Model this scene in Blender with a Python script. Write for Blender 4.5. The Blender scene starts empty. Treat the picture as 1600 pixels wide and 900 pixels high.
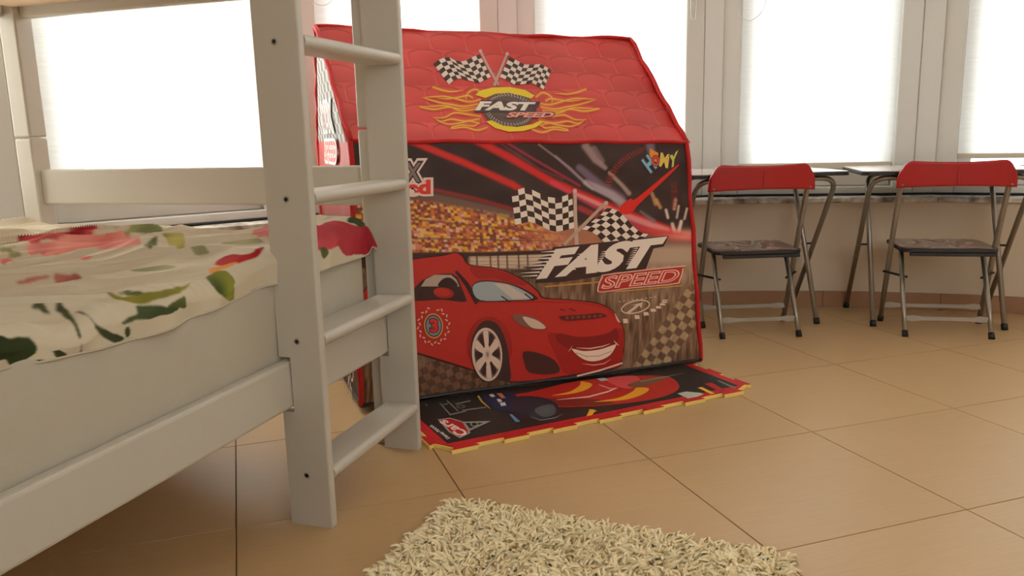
import bpy, bmesh, math, random
import numpy as np
from mathutils import Vector, Matrix
random.seed(7); RNG = np.random.default_rng(7)
SC = bpy.context.scene; COL = SC.collection

# ------------------------------------------------------------------ camera (solved from the floor-tile grid)
F_PX, PITCH, ROLL, CAM_H = 1255.6, 0.1888, -0.0241, 0.7388
def _rx(a): c, s = math.cos(a), math.sin(a); return np.array([[1, 0, 0], [0, c, -s], [0, s, c]])
def _rz(a): c, s = math.cos(a), math.sin(a); return np.array([[c, -s, 0], [s, c, 0], [0, 0, 1.]])
CAM_R = _rx(math.pi/2 - PITCH) @ _rz(ROLL); CAM_C = np.array([0, 0, CAM_H])
cam = bpy.data.cameras.new('camera'); cam.sensor_width = 36; cam.lens = F_PX/1600*36; cam.clip_start = .02
cam_o = bpy.data.objects.new('camera', cam); COL.objects.link(cam_o); SC.camera = cam_o
cam_o.matrix_world = Matrix.Translation(Vector(CAM_C)) @ Matrix(CAM_R.tolist()).to_4x4()

# ------------------------------------------------------------------ sky, sun, exposure
SKY, SUN, EXPO = 1.55, 18.0, 1.28
world = bpy.data.worlds.new('sky'); SC.world = world; world.use_nodes = True
bg = world.node_tree.nodes['Background']; bg.inputs[0].default_value = (.97, .98, .98, 1); bg.inputs[1].default_value = SKY
sun = bpy.data.lights.new('sun', 'SUN'); sun.energy = SUN; sun.angle = .03; sun.color = (1, .95, .87)
sun_o = bpy.data.objects.new('sun', sun); COL.objects.link(sun_o)
sun_o.rotation_euler = Vector((-.90, .12, .42)).to_track_quat('Z', 'Y').to_euler()
vs = SC.view_settings; vs.view_transform = 'Standard'; vs.look = 'None'; vs.gamma = 1; vs.use_curve_mapping = False; vs.exposure = EXPO
SC.cycles.max_bounces = 10; SC.cycles.diffuse_bounces = 7; SC.cycles.transparent_max_bounces = 16

# ------------------------------------------------------------------ helpers
def lin(c, g=1.0):
    c = np.asarray(c, float)/255.
    return np.clip(np.where(c <= .04045, c/12.92, ((c+.055)/1.055)**2.4)*g, 0, .92)
def mat(name, col, rough=.6, metal=0., spec=.5, noise=0., nscale=20., bump=0., bscale=60., stretch=(1, 1, 1)):
    m = bpy.data.materials.new(name); m.use_nodes = True; nt = m.node_tree; b = nt.nodes['Principled BSDF']
    col = tuple(col)[:3]
    b.inputs['Base Color'].default_value = (*col, 1); b.inputs['Roughness'].default_value = rough
    b.inputs['Metallic'].default_value = metal; b.inputs['Specular IOR Level'].default_value = spec
    if noise or bump:
        tc = nt.nodes.new('ShaderNodeTexCoord'); mp = nt.nodes.new('ShaderNodeMapping'); mp.inputs['Scale'].default_value = stretch
        nt.links.new(tc.outputs['Object'], mp.inputs[0])
    if noise:
        n = nt.nodes.new('ShaderNodeTexNoise'); n.inputs['Scale'].default_value = nscale; n.inputs['Detail'].default_value = 5
        nt.links.new(mp.outputs[0], n.inputs['Vector'])
        mx = nt.nodes.new('ShaderNodeMix'); mx.data_type = 'RGBA'
        mx.inputs[6].default_value = tuple(min(1, c*(1-noise)) for c in col)+(1,); mx.inputs[7].default_value = tuple(min(1, c*(1+noise)) for c in col)+(1,)
        nt.links.new(n.outputs['Fac'], mx.inputs[0]); nt.links.new(mx.outputs[2], b.inputs['Base Color'])
    if bump:
        n2 = nt.nodes.new('ShaderNodeTexNoise'); n2.inputs['Scale'].default_value = bscale; n2.inputs['Detail'].default_value = 4
        nt.links.new(mp.outputs[0], n2.inputs['Vector'])
        bp = nt.nodes.new('ShaderNodeBump'); bp.inputs['Strength'].default_value = bump; bp.inputs['Distance'].default_value = .01
        nt.links.new(n2.outputs['Fac'], bp.inputs['Height']); nt.links.new(bp.outputs[0], b.inputs['Normal'])
    return m
def colmat(name, rough=.6, spec=.4, bump=0., bscale=400.):
    m = mat(name, (.5, .5, .5), rough, 0, spec, 0, 20, bump, bscale); nt = m.node_tree
    a = nt.nodes.new('ShaderNodeVertexColor'); a.layer_name = 'Col'
    nt.links.new(a.outputs[0], nt.nodes['Principled BSDF'].inputs['Base Color']); return m
M = dict(
    paint=mat('white_bed_paint', (.545, .512, .452), .38, 0, .45, .02, 6, .03, 90),
    frame=mat('white_window_plastic', (.63, .615, .585), .35, 0, .5),
    wall=mat('cream_wall_paint', (.68, .575, .45), .85, 0, .2, .03, 5, .05, 120),
    ceil=mat('white_ceiling_paint', (.86, .82, .75), .9, 0, .2, .02, 4),
    grout=mat('brown_grout', (.20, .128, .07), .9, 0, .2, .3, 60),
    skirt=mat('terracotta_skirting', (.36, .19, .105), .45, 0, .4, .12, 25),
    black=mat('black_rubber', (.008, .008, .009), .5),
    screw=mat('dark_screw', (.03, .028, .025), .35, .8),
    plug=mat('grey_washer', (.36, .34, .30), .5),
    pine=mat('pine_board', (.62, .44, .27), .55, 0, .4, .18, 14, 0, 60, (1, 8, 1)),
    tube=mat('bronze_grey_tube', (.34, .305, .265), .33, .65, .5, .08, 40), flatbar=mat('grey_flat_bar', (.40, .37, .33), .4, .25),
    redplastic=mat('red_plastic', (.44, .014, .017), .33, 0, .5, .04, 30),
    darkboard=mat('charcoal_board_edge', (.018, .018, .020), .45),
    mattress=mat('white_mattress_cloth', (.50, .462, .39), .9, 0, .15, .03, 30, .12, 300),
    redcloth=mat('red_piping', (.52, .018, .020), .6, 0, .3, .06, 30),
    yellowfoam=mat('yellow_foam', (.92, .70, .22), .8, 0, .2, .06, 60),
    redfoam=mat('red_foam', (.55, .014, .018), .5, 0, .4, .05, 60),
    blackfoam=mat('black_print_foam', (.022, .021, .021), .45, 0, .4, .3, 25),
    backing=mat('rug_backing', (.72, .60, .40), .95, 0, .1, .1, 80),
    pile=mat('cream_pile', (.97, .86, .60), .8, 0, .15, .08, 60),
    chain=mat('clear_bead_chain', (.75, .75, .73), .3),
    bar=mat('beige_blind_bar', (.62, .55, .45), .5),
    prnt=colmat('printed_ink', .5, .35), cloth=colmat('printed_tent_cloth', .55, .3, .04, 260),
    roofc=colmat('printed_roof_cloth', .42, .45, .04, 200), linen=colmat('floral_bed_linen', .9, .12, .06, 500),
)
def tilemat():
    m = mat('beige_floor_tile', (.52, .36, .22), .36, 0, .45, .07, 5, .015, 30, (1, 1, 1)); nt = m.node_tree
    tc = nt.nodes.new('ShaderNodeTexCoord'); mp = nt.nodes.new('ShaderNodeMapping'); mp.inputs['Scale'].default_value = (1.2, 42, 1)
    n = nt.nodes.new('ShaderNodeTexNoise'); n.inputs['Scale'].default_value = 7; n.inputs['Detail'].default_value = 6
    nt.links.new(tc.outputs['Object'], mp.inputs[0]); nt.links.new(mp.outputs[0], n.inputs['Vector'])
    oi = nt.nodes.new('ShaderNodeObjectInfo')
    add = nt.nodes.new('ShaderNodeMath'); add.operation = 'MULTIPLY_ADD'; add.inputs[1].default_value = .22
    nt.links.new(oi.outputs['Random'], add.inputs[0]); nt.links.new(n.outputs['Fac'], add.inputs[2])
    mx = nt.nodes.new('ShaderNodeMix'); mx.data_type = 'RGBA'
    mx.inputs[6].default_value = (.46, .295, .145, 1); mx.inputs[7].default_value = (.57, .385, .20, 1)
    nt.links.new(add.outputs[0], mx.inputs[0]); nt.links.new(mx.outputs[2], nt.nodes['Principled BSDF'].inputs['Base Color']); return m
M['tile'] = tilemat()
def marblemat():
    m = mat('veined_marble', (.7, .7, .7), .25); nt = m.node_tree
    tc = nt.nodes.new('ShaderNodeTexCoord'); n = nt.nodes.new('ShaderNodeTexNoise'); n.inputs['Scale'].default_value = 9; n.inputs['Detail'].default_value = 8; n.inputs['Distortion'].default_value = 1.2
    r = nt.nodes.new('ShaderNodeValToRGB'); e = r.color_ramp.elements
    e[0].position = .36; e[0].color = (.16, .13, .10, 1); e[1].position = .56; e[1].color = (.74, .70, .64, 1)
    nt.links.new(tc.outputs['Object'], n.inputs['Vector']); nt.links.new(n.outputs['Fac'], r.inputs[0]); nt.links.new(r.outputs[0], nt.nodes['Principled BSDF'].inputs['Base Color']); return m
M['marble'] = marblemat()
def blindmat():
    m = bpy.data.materials.new('translucent_blind_cloth'); m.use_nodes = True; nt = m.node_tree; nt.nodes.clear()
    out = nt.nodes.new('ShaderNodeOutputMaterial'); t = nt.nodes.new('ShaderNodeBsdfTranslucent'); d = nt.nodes.new('ShaderNodeBsdfDiffuse'); mix = nt.nodes.new('ShaderNodeMixShader')
    tc = nt.nodes.new('ShaderNodeTexCoord'); mp = nt.nodes.new('ShaderNodeMapping'); mp.inputs['Scale'].default_value = (3, 3, 60)
    n = nt.nodes.new('ShaderNodeTexNoise'); n.inputs['Scale'].default_value = 4; n.inputs['Detail'].default_value = 5
    r = nt.nodes.new('ShaderNodeValToRGB'); e = r.color_ramp.elements
    e[0].position = .3; e[0].color = (.80, .79, .77, 1); e[1].position = .7; e[1].color = (.88, .87, .85, 1)
    nt.links.new(tc.outputs['Object'], mp.inputs[0]); nt.links.new(mp.outputs[0], n.inputs['Vector']); nt.links.new(n.outputs['Fac'], r.inputs[0])
    nt.links.new(r.outputs[0], t.inputs[0]); nt.links.new(r.outputs[0], d.inputs[0]); mix.inputs[0].default_value = .42
    nt.links.new(t.outputs[0], mix.inputs[1]); nt.links.new(d.outputs[0], mix.inputs[2]); nt.links.new(mix.outputs[0], out.inputs[0]); return m
M['blind'] = blindmat()
def glassmat():
    m = bpy.data.materials.new('clear_pane'); m.use_nodes = True; nt = m.node_tree; nt.nodes.clear()
    out = nt.nodes.new('ShaderNodeOutputMaterial'); t = nt.nodes.new('ShaderNodeBsdfTransparent'); g = nt.nodes.new('ShaderNodeBsdfGlossy'); mix = nt.nodes.new('ShaderNodeMixShader')
    t.inputs[0].default_value = (.96, .98, .97, 1); g.inputs['Roughness'].default_value = .02; mix.inputs[0].default_value = .05
    nt.links.new(t.outputs[0], mix.inputs[1]); nt.links.new(g.outputs[0], mix.inputs[2]); nt.links.new(mix.outputs[0], out.inputs[0]); return m
M['glass'] = glassmat()
def pilemat():
    m = bpy.data.materials.new('cream_wool_pile'); m.use_nodes = True; nt = m.node_tree; nt.nodes.clear()
    out = nt.nodes.new('ShaderNodeOutputMaterial'); t = nt.nodes.new('ShaderNodeBsdfTranslucent'); d = nt.nodes.new('ShaderNodeBsdfDiffuse'); mix = nt.nodes.new('ShaderNodeMixShader'); mix.inputs[0].default_value = .97
    tc = nt.nodes.new('ShaderNodeTexCoord'); n = nt.nodes.new('ShaderNodeTexNoise'); n.inputs['Scale'].default_value = 45; r = nt.nodes.new('ShaderNodeValToRGB'); e = r.color_ramp.elements
    e[0].position = .3; e[0].color = (.93, .78, .50, 1); e[1].position = .7; e[1].color = (.98, .89, .65, 1)
    nt.links.new(tc.outputs['Object'], n.inputs['Vector']); nt.links.new(n.outputs['Fac'], r.inputs[0]); nt.links.new(r.outputs[0], t.inputs[0]); nt.links.new(r.outputs[0], d.inputs[0])
    nt.links.new(t.outputs[0], mix.inputs[1]); nt.links.new(d.outputs[0], mix.inputs[2]); nt.links.new(mix.outputs[0], out.inputs[0]); return m
M['pile'] = pilemat()

def tag(o, label=None, cat=None, group=None, kind=None):
    for k, v in (('label', label), ('category', cat), ('group', group), ('kind', kind)):
        if v: o[k] = v
    return o
def empty(name, loc=(0, 0, 0), rz=0, parent=None):
    o = bpy.data.objects.new(name, None); COL.objects.link(o); o.location = loc; o.rotation_euler = (0, 0, rz); o.empty_display_size = .05
    if parent: o.parent = parent
    return o
def link(name, me, m=None, parent=None):
    o = bpy.data.objects.new(name, me); COL.objects.link(o)
    if m is not None and not me.materials: me.materials.append(M[m] if isinstance(m, str) else m)
    if parent: o.parent = parent
    return o
def from_bm(name, bm, m, parent=None, smooth=False):
    me = bpy.data.meshes.new(name); bm.normal_update(); bm.to_mesh(me); bm.free()
    if smooth: me.polygons.foreach_set('use_smooth', [True]*len(me.polygons))
    return link(name, me, m, parent)
def pyd(name, v, f, m, parent=None, smooth=False):
    me = bpy.data.meshes.new(name); me.from_pydata([tuple(map(float, p)) for p in v], [], f); me.update()
    if smooth: me.polygons.foreach_set('use_smooth', [True]*len(me.polygons))
    return link(name, me, m, parent)
def box_bm(lo, hi, bev=0., seg=2, bm=None):
    bm = bm or bmesh.new(); b2 = bmesh.new()
    bmesh.ops.create_cube(b2, size=1)
    lo, hi = Vector(lo), Vector(hi); c = (lo+hi)/2; s = hi-lo
    for v in b2.verts: v.co = Vector((v.co.x*s.x+c.x, v.co.y*s.y+c.y, v.co.z*s.z+c.z))
    if bev: bmesh.ops.bevel(b2, geom=b2.edges[:], offset=bev, segments=seg, affect='EDGES', profile=.5)
    me = bpy.data.meshes.new('t'); b2.to_mesh(me); b2.free(); bm.from_mesh(me); bpy.data.meshes.remove(me); return bm
def box(name, lo, hi, m, parent=None, bev=.003, seg=2): return from_bm(name, box_bm(lo, hi, bev, seg), m, parent)
def tube_bm(pts, r, n=10, bm=None, caps=True):
    bm = bm or bmesh.new(); P = [Vector(p) for p in pts]; rings = []; prev = None
    rr = r if hasattr(r, '__len__') else [r]*len(P)
    for i, p in enumerate(P):
        t = ((P[min(i+1, len(P)-1)]-p).normalized() + (p-P[max(i-1, 0)]).normalized()).normalized()
        if prev is None:
            a = Vector((0, 0, 1)) if abs(t.z) < .9 else Vector((1, 0, 0)); x = t.cross(a).normalized()
        else: x = (prev - t*prev.dot(t)).normalized()
        prev = x; y = t.cross(x)
        rings.append([bm.verts.new(p + (x*math.cos(2*math.pi*k/n) + y*math.sin(2*math.pi*k/n))*rr[i]) for k in range(n)])
    for a, b in zip(rings, rings[1:]):
        for k in range(n): bm.faces.new((a[k], a[(k+1) % n], b[(k+1) % n], b[k]))
    if caps: bm.faces.new(rings[0][::-1]); bm.faces.new(rings[-1])
    bmesh.ops.recalc_face_normals(bm, faces=bm.faces[:])
    return bm
def tube(name, pts, r, m, parent=None, n=10): return from_bm(name, tube_bm(pts, r, n), m, parent, True)
def fillet(pts, r, k=6):
    P = [Vector(p) for p in pts]; out = [P[0]]
    for a, b, c in zip(P, P[1:], P[2:]):
        d1, d2 = (a-b).normalized(), (c-b).normalized(); rr = min(r, (a-b).length*.49, (c-b).length*.49)
        s, e = b+d1*rr, b+d2*rr
        for i in range(k+1):
            t = i/k; out.append(s*(1-t)**2 + b*2*t*(1-t) + e*t*t)
    return out+[P[-1]]
def prism(name, poly, z0, z1, m, parent=None, bev=0.):
    bm = bmesh.new(); f = bm.faces.new([bm.verts.new((p[0], p[1], z0)) for p in poly])
    r = bmesh.ops.extrude_face_region(bm, geom=[f])
    for v in r['geom']:
        if isinstance(v, bmesh.types.BMVert): v.co.z = z1
    bmesh.ops.recalc_face_normals(bm, faces=bm.faces[:])
    if bev: bmesh.ops.bevel(bm, geom=bm.edges[:], offset=bev, segments=1, affect='EDGES')
    return from_bm(name, bm, m, parent)
def copy_tree(o, parent=None):
    c = o.copy(); COL.objects.link(c); c.parent = parent
    for ch in list(o.children): copy_tree(ch, c)
    return c
def set_cols(me, cols_per_vert):
    a = me.color_attributes.new('Col', 'FLOAT_COLOR', 'POINT'); n = len(me.vertices)
    arr = np.ones((n, 4), np.float32); arr[:, :3] = cols_per_vert; a.data.foreach_set('color', arr.ravel())
def grid_mesh(name, V, nx, ny, cols, m, parent=None, smooth=True):
    idx = np.arange(nx*ny).reshape(ny, nx)
    q = np.stack([idx[:-1, :-1], idx[:-1, 1:], idx[1:, 1:], idx[1:, :-1]], -1).reshape(-1, 4)
    me = bpy.data.meshes.new(name); me.vertices.add(nx*ny); me.vertices.foreach_set('co', np.asarray(V, np.float32).ravel())
    me.loops.add(q.size); me.loops.foreach_set('vertex_index', q.ravel().astype(np.int32))
    me.polygons.add(len(q)); me.polygons.foreach_set('loop_start', (np.arange(len(q))*4).astype(np.int32))
    me.update(calc_edges=True); me.validate()
    if smooth: me.polygons.foreach_set('use_smooth', [True]*len(me.polygons))
    if cols is not None: set_cols(me, cols)
    return link(name, me, m, parent)
def vnoise(x, y, seed=0):
    r = np.random.default_rng(seed).random((64, 64)); xi, yi = np.floor(x).astype(int), np.floor(y).astype(int); fx, fy = x-xi, y-yi
    fx, fy = fx*fx*(3-2*fx), fy*fy*(3-2*fy); g = lambda a, b: r[a % 64, b % 64]
    return (g(xi, yi)*(1-fx)+g(xi+1, yi)*fx)*(1-fy) + (g(xi, yi+1)*(1-fx)+g(xi+1, yi+1)*fx)*fy

# measured picture points are turned into points of a real surface with the solved calibration
def ray(x, y): return CAM_R @ np.array([(x-800)/F_PX, -(y-450)/F_PX, -1.])
def hit(x, y, p, n): d = ray(x, y); t = ((np.asarray(p)-CAM_C) @ n)/(d @ n); return CAM_C+d*t

class Sheet:
    """a flat printed surface in its parent's frame: origin, two axes in metres, a gentle relief"""
    def __init__(s, o, ex, ey, disp=None, world=None):
        s.o, s.ex, s.ey = map(lambda v: np.asarray(v, float), (o, ex, ey)); s.n = np.cross(s.ex, s.ey); s.disp = disp or (lambda a, b: np.zeros_like(a)); s.W = world
    def P(s, a, b, off=0.):
        a, b = np.asarray(a, float), np.asarray(b, float); h = s.disp(a, b)+off
        return s.o + a[..., None]*s.ex + b[..., None]*s.ey + h[..., None]*s.n
    def at(s, x, y):                       # measured point -> (a, b) on the sheet
        R, T = s.W; o = R @ s.o+T; ex, ey, n = R @ s.ex, R @ s.ey, R @ s.n
        q = hit(x, y, o, n)-o; return (q @ ex, q @ ey)
    def ats(s, pts): return [s.at(*p) for p in pts]
class Art:
    """flat print laid on a Sheet: coloured shapes, each a hair above the one before"""
    def __init__(s, sheet, gain=1.3, base=.0006, step=.00018): s.sh, s.g, s.bm, s.pal, s.off, s.step = sheet, gain, bmesh.new(), [], base, step; s.lay = s.bm.faces.layers.int.new('c'); s.ol = s.bm.faces.layers.float.new('o')
    def _c(s, c): s.pal.append(lin(c, s.g)); return len(s.pal)-1
    def up(s): s.off += s.step
    def face(s, pts, ci):
        vs = [s.bm.verts.new((p[0], p[1], 0)) for p in pts]
        try: f = s.bm.faces.new(vs); f[s.lay] = ci; f[s.ol] = s.off
        except ValueError: pass
    def poly(s, pts, c, px=True, up=True):
        if up: s.up()
        s.face(s.sh.ats(pts) if px else pts, s._c(c))
    def line(s, pts, w, c, px=True, up=True):                  # w in the same units as the points; a list tapers
        if up: s.up()
        ci = s._c(c); P = np.array(pts, float); n = len(P); W = np.asarray(w if hasattr(w, '__len__') else [w]*n, float)/2
        T = np.gradient(P, axis=0); T /= np.linalg.norm(T, axis=1)[:, None]+1e-9; N = np.stack([-T[:, 1], T[:, 0]], 1)
        L, R = P+N*W[:, None], P-N*W[:, None]
        if px: L, R = s.sh.ats(L), s.sh.ats(R)
        for i in range(n-1): s.face([L[i], L[i+1], R[i+1], R[i]], ci)
    def ell(s, c, rx, ry, col, rot=0., n=36, px=True, up=True):
        t = np.linspace(0, 2*math.pi, n, endpoint=False); cr, sr = math.cos(rot), math.sin(rot)
        s.poly([(c[0]+rx*math.cos(k)*cr-ry*math.sin(k)*sr, c[1]+rx*math.cos(k)*sr+ry*math.sin(k)*cr) for k in t], col, px, up)
    def flag(s, P, nx, ny, ca, cb):                             # P(i/nx, j/ny) -> point
        s.up(); a, b = s._c(ca), s._c(cb)
        for i in range(nx):
            for j in range(ny):
                q = [P(i/nx, j/ny), P((i+1)/nx, j/ny), P((i+1)/nx, (j+1)/ny), P(i/nx, (j+1)/ny)]
                s.face(s.sh.ats(q), a if (i+j) % 2 else b)
    def text(s, body, bl, br, tl, c, bold=0., px=True, up=True):   # the lettering fills the parallelogram bl-br-tl
        if up: s.up()
        ci = s._c(c); cu = bpy.data.curves.new('t', 'FONT'); cu.body = body; cu.dimensions = '2D'; cu.fill_mode = 'BOTH'; cu.resolution_u = 4
        o = bpy.data.objects.new('t', cu); COL.objects.link(o)
        def mesh(off):
            cu.offset = off; dg = bpy.context.evaluated_depsgraph_get(); dg.update()
            me = bpy.data.meshes.new_from_object(o.evaluated_get(dg)); v = np.array([w.co[:2] for w in me.vertices]); f = [tuple(p.vertices) for p in me.polygons]; bpy.data.meshes.remove(me); return v, f
        v0, _ = mesh(0.02); lo, hi = v0.min(0), v0.max(0)
        v, f = mesh(bold) if bold != .02 else mesh(.02)
        bpy.data.objects.remove(o); bpy.data.curves.remove(cu)
        uv = (v-lo)/(hi-lo); bl, br, tl = map(np.array, (bl, br, tl))
        q = bl+uv[:, :1]*(br-bl)+uv[:, 1:]*(tl-bl); q = s.sh.ats(q) if px else q
        for t in f: s.face([q[k] for k in t], ci)
    def build(s, name, parent, m='prnt', cut=.03):
        bm = s.bm; bmesh.ops.triangulate(bm, faces=bm.faces[:], ngon_method='EAR_CLIP')
        if cut:
            lo = np.min([v.co[:2] for v in bm.verts], 0); hi = np.max([v.co[:2] for v in bm.verts], 0)
            for ax in (0, 1):
                no = (1, 0, 0) if ax == 0 else (0, 1, 0)
                for k in np.arange(math.floor(lo[ax]/cut)*cut+cut, hi[ax], cut):
                    bmesh.ops.bisect_plane(bm, geom=bm.verts[:]+bm.edges[:]+bm.faces[:], plane_co=(k, k, 0), plane_no=no)
        co = np.array([v.co[:2] for v in bm.verts]); of = np.zeros(len(bm.verts)); bm.verts.index_update()
        for f in bm.faces:
            for v in f.verts: of[v.index] = f[s.ol]
        W = s.sh.P(co[:, 0], co[:, 1], of)
        for v, w in zip(bm.verts, W): v.co = w
        bm.faces.ensure_lookup_table(); ids = [f[s.lay] for f in bm.faces for _ in f.verts]
        for f in bm.faces:
            f.normal_update()
            if f.normal.dot(Vector(s.sh.n)) < 0: f.normal_flip()
        ids = [f[s.lay] for f in bm.faces for _ in f.verts]
        me = bpy.data.meshes.new(name); bm.to_mesh(me); bm.free()
        a = me.color_attributes.new('Col', 'FLOAT_COLOR', 'CORNER'); arr = np.ones((len(ids), 4), np.float32); arr[:, :3] = np.array(s.pal)[ids]
        a.data.foreach_set('color', arr.ravel()); return link(name, me, m, parent)

# ------------------------------------------------------------------ the room: bay of window facets, walls, floor
J = [np.array(p) for p in ((-2.035, 1.79), (-1.512, 2.484), (-.775, 3.04), (.034, 3.37), (.895, 3.48), (1.74, 3.33), (2.522, 2.949), (3.17, 2.367))]
def inward(i, d):                       # joint moved into the room along the bisector
    ns = []
    for a, b in ((i-1, i), (i, i+1)):
        if a >= 0 and b < len(J): t = (J[b]-J[a])/np.linalg.norm(J[b]-J[a]); ns.append(np.array([t[1], -t[0]]))
    n = np.mean(ns, 0); n /= np.linalg.norm(n); return J[i]+n*d
def fmid(i, d): t = (J[i+1]-J[i])/np.linalg.norm(J[i+1]-J[i]); return (J[i]+J[i+1])/2+np.array([t[1], -t[0]])*d
def bay_curve(dj, dm, k=5):
    K = []
    for i in range(len(J)):
        K.append(inward(i, dj))
        if i < len(J)-1: K.append(fmid(i, dm))
    K = [2*K[0]-K[1]]+K+[2*K[-1]-K[-2]]; out = []
    for p0, p1, p2, p3 in zip(K, K[1:], K[2:], K[3:]):
        for j in range(k):
            t = j/k; out.append(.5*((2*p1)+(-p0+p2)*t+(2*p0-5*p1+4*p2-p3)*t*t+(-p0+3*p1-3*p2+p3)*t**3))
    out.append(K[-2]); return np.array(out)
WALL = bay_curve(.145, .115)
FRONT = bay_curve(.170, .140)            # front edge of the marble sill
SEAT = bay_curve(-.02, -.05)
LEFTX, RIGHTX, BACKY = -2.25, 3.45, -1.5
ROOM = [tuple(p) for p in WALL]+[(RIGHTX, BACKY), (LEFTX, BACKY)]     # clockwise outline
def strip(name, A, Bp, z0, z1, m, **kw):
    n = len(A); v = []; f = []
    for a, b in zip(A, Bp): v += [(*a, z0), (*a, z1), (*b, z1), (*b, z0)]
    for i in range(n-1):
        for k in range(4): f.append((4*i+k, 4*i+(k+1) % 4, 4*i+4+(k+1) % 4, 4*i+4+k))
    f += [(3, 2, 1, 0), (4*n-4, 4*n-3, 4*n-2, 4*n-1)]
    o = pyd(name, v, f, m); bm = bmesh.new(); bm.from_mesh(o.data); bmesh.ops.recalc_face_normals(bm, faces=bm.faces[:]); bm.to_mesh(o.data); bm.free()
    return tag(o, kind='structure')
strip('wall_bay', WALL, bay_curve(-.10, -.13), 0, .434, 'wall')
strip('wall_bay_upper', WALL, bay_curve(-.10, -.13), 2.56, 2.75, 'wall')
def wallslab(name, a, b, out):
    a, b = np.array(a), np.array(b); t = (b-a)/np.linalg.norm(b-a); n = np.array([t[1], -t[0]])*out
    return tag(prism(name, [a, b, b+n, a+n], 0, 2.75, 'wall'), kind='structure')
W0, W1_ = WALL[0], WALL[-1]
for nm, jj, wp, d in (('wall_left_return', J[0], W0, J[0]-J[1]), ('wall_right_return', J[-1], W1_, J[-1]-J[-2])):
    d = d/np.linalg.norm(d); o = (jj-wp)/np.linalg.norm(jj-wp)
    tag(prism(nm, [wp, jj+o*.13, jj+o*.13+d*.3, wp+d*.3], 0, 2.75, 'wall'), kind='structure')
wallslab('wall_left', (LEFTX, BACKY), W0, -.15); wallslab('wall_right', (RIGHTX, BACKY), W1_, .15);
D0, D1, DL, DZ = .1, 3.0, .90, 2.50              # unseen wide window, added behind the camera to brighten foreground and tent front
tag(prism('wall_back', [(LEFTX-.15, BACKY-.15), (D0, BACKY-.15), (D0, BACKY), (LEFTX-.15, BACKY)], 0, 2.75, 'wall'), kind='structure')
tag(prism('wall_back_side', [(D1, BACKY-.15), (RIGHTX+.15, BACKY-.15), (RIGHTX+.15, BACKY), (D1, BACKY)], 0, 2.75, 'wall'), kind='structure')
tag(prism('wall_back_lower', [(D0, BACKY-.15), (D1, BACKY-.15), (D1, BACKY), (D0, BACKY)], 0, DL, 'wall'), kind='structure')
tag(prism('wall_back_upper', [(D0, BACKY-.15), (D1, BACKY-.15), (D1, BACKY), (D0, BACKY)], DZ, 2.75, 'wall'), kind='structure')
dr = tag(empty('window_8', (D0, BACKY-.09, 0)), kind='structure'); DW = D1-D0
for k in range(2):
    x0, x1 = .005+k*DW/2, (k+1)*DW/2-.005
    for nm, lo, hi in (('stile', (x0, 0, DL+.002), (x0+.08, .05, DZ-.005)), ('stile', (x1-.08, 0, DL+.002), (x1, .05, DZ-.005)), ('bottom_rail', (x0+.081, 0, DL+.002), (x1-.081, .05, DL+.08)), ('top_rail', (x0+.081, 0, DZ-.085), (x1-.081, .05, DZ-.005))): box(nm, lo, hi, 'frame', dr, .004)
    box('pane', (x0+.081, .022, DL+.081), (x1-.081, .026, DZ-.086), 'glass', dr, 0)
tag(prism('ceiling', [tuple(p) for p in bay_curve(-.10, -.13)]+[(RIGHTX+.15, BACKY-.15), (LEFTX-.15, BACKY-.15)], 2.75, 2.85, 'ceil'), kind='structure')
floor = tag(prism('floor', [tuple(p) for p in bay_curve(-.10, -.13)]+[(RIGHTX+.15, BACKY-.15), (LEFTX-.15, BACKY-.15)], -.08, -.0022, 'grout'), kind='structure')
# floor tiles, 45 cm square, laid at the angle seen in the picture
TA, TS = .3231, .45; TO = np.array([-.4049, 1.0243]); ta = np.array([math.cos(TA), math.sin(TA)]); tb = np.array([-math.sin(TA), math.cos(TA)])
def clip(poly, hull):
    for a, b in zip(hull, hull[1:]+hull[:1]):
        ex, ey = b[0]-a[0], b[1]-a[1]; out = []
        for p, q in zip(poly, poly[1:]+poly[:1]):
            sp = ex*(p[1]-a[1])-ey*(p[0]-a[0]); sq = ex*(q[1]-a[1])-ey*(q[0]-a[0])
            if sp <= 0: out.append(p)
            if (sp < 0) != (sq < 0) and abs(sp-sq) > 1e-12: t = sp/(sp-sq); out.append((p[0]+(q[0]-p[0])*t, p[1]+(q[1]-p[1])*t))
        poly = out
        if not poly: return []
    return poly
def tilemesh(poly):
    bm = bmesh.new(); top = [bm.verts.new((x, y, 0)) for x, y in poly]; n = len(top)
    cx, cy = sum(p[0] for p in poly)/n, sum(p[1] for p in poly)/n
    low = [bm.verts.new((x+(x-cx)*.003, y+(y-cy)*.003, -.004)) for x, y in poly]
    bm.faces.new(top)
    for k in range(n): bm.faces.new((top[k], low[k], low[(k+1) % n], top[(k+1) % n]))
    bmesh.ops.recalc_face_normals(bm, faces=bm.faces[:])
    if bm.faces[0].normal.z < 0: bmesh.ops.reverse_faces(bm, faces=bm.faces[:])
    me = bpy.data.meshes.new('tile'); bm.to_mesh(me); bm.free(); me.materials.append(M['tile']); return me
g = .0016; full = tilemesh([(g, g), (TS-g, g), (TS-g, TS-g), (g, TS-g)])
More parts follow.
